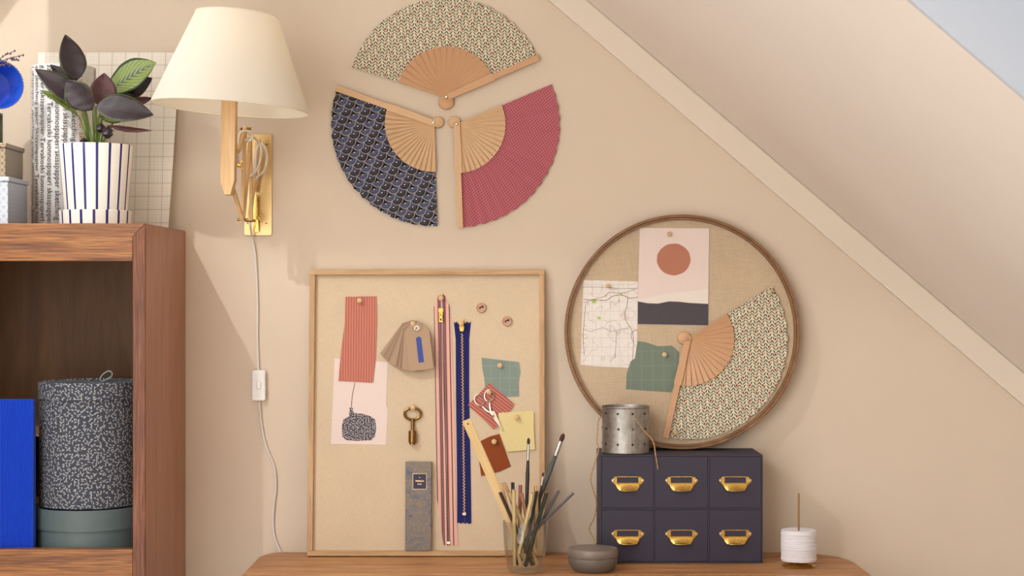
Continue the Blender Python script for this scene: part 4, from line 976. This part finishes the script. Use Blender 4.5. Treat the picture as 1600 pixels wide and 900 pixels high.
def plan(px, py, d0, r):
    """top end where it shows, foot where it clears its neighbours and the rim"""
    best = None; g2 = Vector((gc.x, gc.y)); ts = np.linspace(0, 1, NS)[:,None]
    BB = np.concatenate([B for B, _ in taken]); rr = np.concatenate([np.full(len(B), rB) for B, rB in taken])
    for dd in (0, -.022, .022, -.04, .04):
        top = P(px, py, d0+dd); v = Vector((top.x, top.y)) - g2
        pref = Matrix.Rotation(R(100), 2) @ v * .5
        if v.length > .05: pref = -v.normalized()*.022
        for zz in (.001, .014, .028):
            for k in range(37):
                rad, an = (0, 0) if k == 0 else ((.009, .017, .0245)[(k-1)//12], (k-1) % 12*math.pi/6)
                q = Vector((rad*math.cos(an), rad*math.sin(an))); bt = Vector((g2.x+q.x, g2.y+q.y, zb_+zz))
                f = (zr-bt.z)/(top.z-bt.z); rim = bt.lerp(top, f); out = max(0, (Vector((rim.x, rim.y))-g2).length + r - (GR-.0022))
                cost = out*60 + (q-pref).length*.05 + zz*.3 + abs(dd)*.08
                if best is not None and cost >= best[0]: continue
                A = np.array(tuple(bt))*(1-ts) + np.array(tuple(top))*ts
                cl_ = float((np.sqrt(((A[:,None,:]-BB[None])**2).sum(-1)) - rr[None]).min()) - r
                cost += max(0, .0003-cl_)*40
                if best is None or cost < best[0]: best = (cost, bt, A, cl_, out, top)
    taken.append((best[2], r)); return best[5], best[1]
spots = {}
for q_ in [(896,770,.28,.0038),(881,677,.215,.0052),(873,766,.275,.0038),(781,769,.285,.0038),(783,755,.245,.0038),(854,769,.30,.0040),(788,754,.225,.0038),(849,738,.25,.0034),(826,684,.25,.0042),
           (796,769,.29,.0038),(803,765,.31,.0038),(844,764,.235,.0038),(801,754,.235,.0038),(839,767,.265,.0038),(838,760,.225,.0038),(832,771,.305,.0038),(833,760,.24,.0038),(815,771,.295,.0038),(813,758,.25,.0038)]:
    spots[q_[:2]] = plan(*q_)
def stand(px, py, d): return spots[(px, py)]
def pcol(name, c): return plain(name, c, .45, 0, .06, 90)
M_lead = plain('graphite', C(60,50,46), .6); M_cut = plain('cut_wood', C(196,150,112), .7)
cl = {'natural': pcol('pencil_natural', C(206,170,128)), 'dark brown': pcol('pencil_brown', C(58,42,38)), 'pale olive': pcol('pencil_olive', C(190,166,112)), 'navy': pcol('pencil_navy', C(40,46,66)),
      'cream': pcol('pencil_cream', C(206,186,134)), 'terracotta': pcol('pencil_terracotta', C(160,92,64)), 'tan': pcol('pencil_tan', C(176,130,98)), 'dark green': pcol('pencil_green', C(38,50,40)), 'grey': pcol('pencil_grey', C(98,94,96))}
def pencil(px, py, d, colr, label, r=.0037):
    a, b = stand(px, py, d); t = (a-b).normalized(); q = t.to_track_quat('Z', 'Y').to_matrix().to_4x4(); L_ = (a-b).length
    root = thing('pencil', label, 'pencil', TR(b) @ q, 'pencils in the glass')
    MB().lathe([(0,0),(r,0),(r,L_-.0006),(r*.96,L_),(r*.9,L_)], 6).build('barrel', cl[colr], root)
    MB().lathe([(0,L_-.0005),(r*.92,L_-.0005),(r*.92,L_+.0001),(0,L_+.0001)], 12).build('cut_end', M_cut, root)
    MB().lathe([(0,L_),(.0013,L_),(.0013,L_+.0004),(0,L_+.0004)], 8).build('lead', M_lead, root)
pencil(781,769,.285,'dark brown','dark brown pencil leaning outermost towards the ruler')
pencil(783,755,.245,'natural','natural wood pencil beside the dark brown one')
pencil(788,754,.225,'natural','natural wood pencil touching the ruler in the glass')
pencil(796,769,.29,'pale olive','pale olive pencil among the natural wood ones')
pencil(801,754,.235,'navy','navy pencil beside the terracotta one')
pencil(803,765,.31,'cream','cream pencil in the glass, between the navy and dark brown ones')
pencil(813,758,.25,'terracotta','terracotta pencil beside the tan one')
pencil(815,771,.295,'tan','tan pencil beside the terracotta one')
pencil(833,760,.24,'natural','natural wood pencil behind the pale cream one')
pencil(838,760,.225,'natural','natural wood pencil touching the top of a dark green one')
pencil(832,771,.305,'cream','short pale cream pencil beside a dark green one')
pencil(839,767,.265,'dark green','dark green pencil beside the pale cream one')
pencil(854,769,.30,'dark green','dark green pencil beside the small fine brush', .0040)
pencil(844,764,.235,'natural','natural wood pencil between the two dark green ones')
pencil(873,766,.275,'grey','grey pencil leaning out below the large brush')
pencil(896,770,.28,'grey','grey pencil leaning furthest out of the glass')
M_brist = plain('bristle', C(74,40,34), .8, 0, .3, 300); M_blk = pcol('handle_black', C(50,42,40)); M_paint = plain('paint_worn_handle', C(84,90,88), .6, 0, .5, 70)
def brush(px, py, d, hm, label, tipl, fl_, r, rt):
    a, b = stand(px, py, d); t = (a-b).normalized(); q = t.to_track_quat('Z', 'Y').to_matrix().to_4x4(); L_ = (a-b).length
    root = thing('paint_brush', label, 'paint brush', TR(b) @ q, 'brushes in the glass'); h0 = L_-tipl-fl_
    MB().lathe([(0,0),(r*.45,0),(r*.8,h0*.5),(r,h0*.85),(rt*.95,h0)], 14).build('handle', hm, root, smooth=1)
    MB().lathe([(0,h0-.001),(rt,h0-.001),(rt*1.02,h0+fl_*.6),(rt*.85,h0+fl_),(0,h0+fl_)], 14).build('ferrule', M_steel, root, smooth=1)
    MB().lathe([(rt*.8,h0+fl_-.001),(rt*1.15,h0+fl_+tipl*.4),(rt*.95,h0+fl_+tipl*.75),(rt*.15,L_)], 14).build('bristles', M_brist, root, smooth=1)
brush(826,684,.25,M_blk,'slim dark-handled brush with a silver ferrule standing tallest in mid-glass', .013, .032, .0042, .0030)
brush(849,738,.25,M_blk,'small fine brush between dark green pencils', .008, .018, .0032, .0020)
brush(881,677,.215,M_paint,'large paint-stained brush with round dark bristles leaning out', .018, .030, .0052, .0044)
# ruler
a, b = ra, rb_; g2 = Vector((gc.x, gc.y, zr)); t_ = (b-a).normalized()
sd = t_.cross(Vector((0,-1,0))).normalized(); nr = sd.cross(t_); Mr = Matrix(((sd.x,t_.x,nr.x,a.x),(sd.y,t_.y,nr.y,a.y),(sd.z,t_.z,nr.z,a.z),(0,0,0,1)))
M_rule = wood('ruler_wood', C(206,172,112), C(218,186,128), C(228,200,148), (1,.06,1), 70, .5, .4, .08, .2)
ru = thing('ruler', 'pale wooden ruler leaning out of the glass across the navy zip', 'ruler', Mr); L_ = (b-a).length
MB().box(-.0092, .0092, 0, L_, -.0011, .0011).build('blade', M_rule, ru, bevel=.0005)
MB().lathe([(0,-.0013),(.0018,-.0013),(.0018,.0013),(0,.0013)], 12, TR((0,.009,0))).build('hang_hole', M_dark, ru)
m = MB()
for i in range(int((L_-.03)/.0025)):
    y = .014 + i*.0025; ln = .0046 if i % 4 == 0 else .0026
    for z in (-.0013, .0012): m.box(-.0088, -.0088+ln, y, y+.0003, z, z+.0001)
o = m.build('scale_marks', plain('scale_ink', C(120,92,60), .7), ru); o['kind'] = 'stuff'
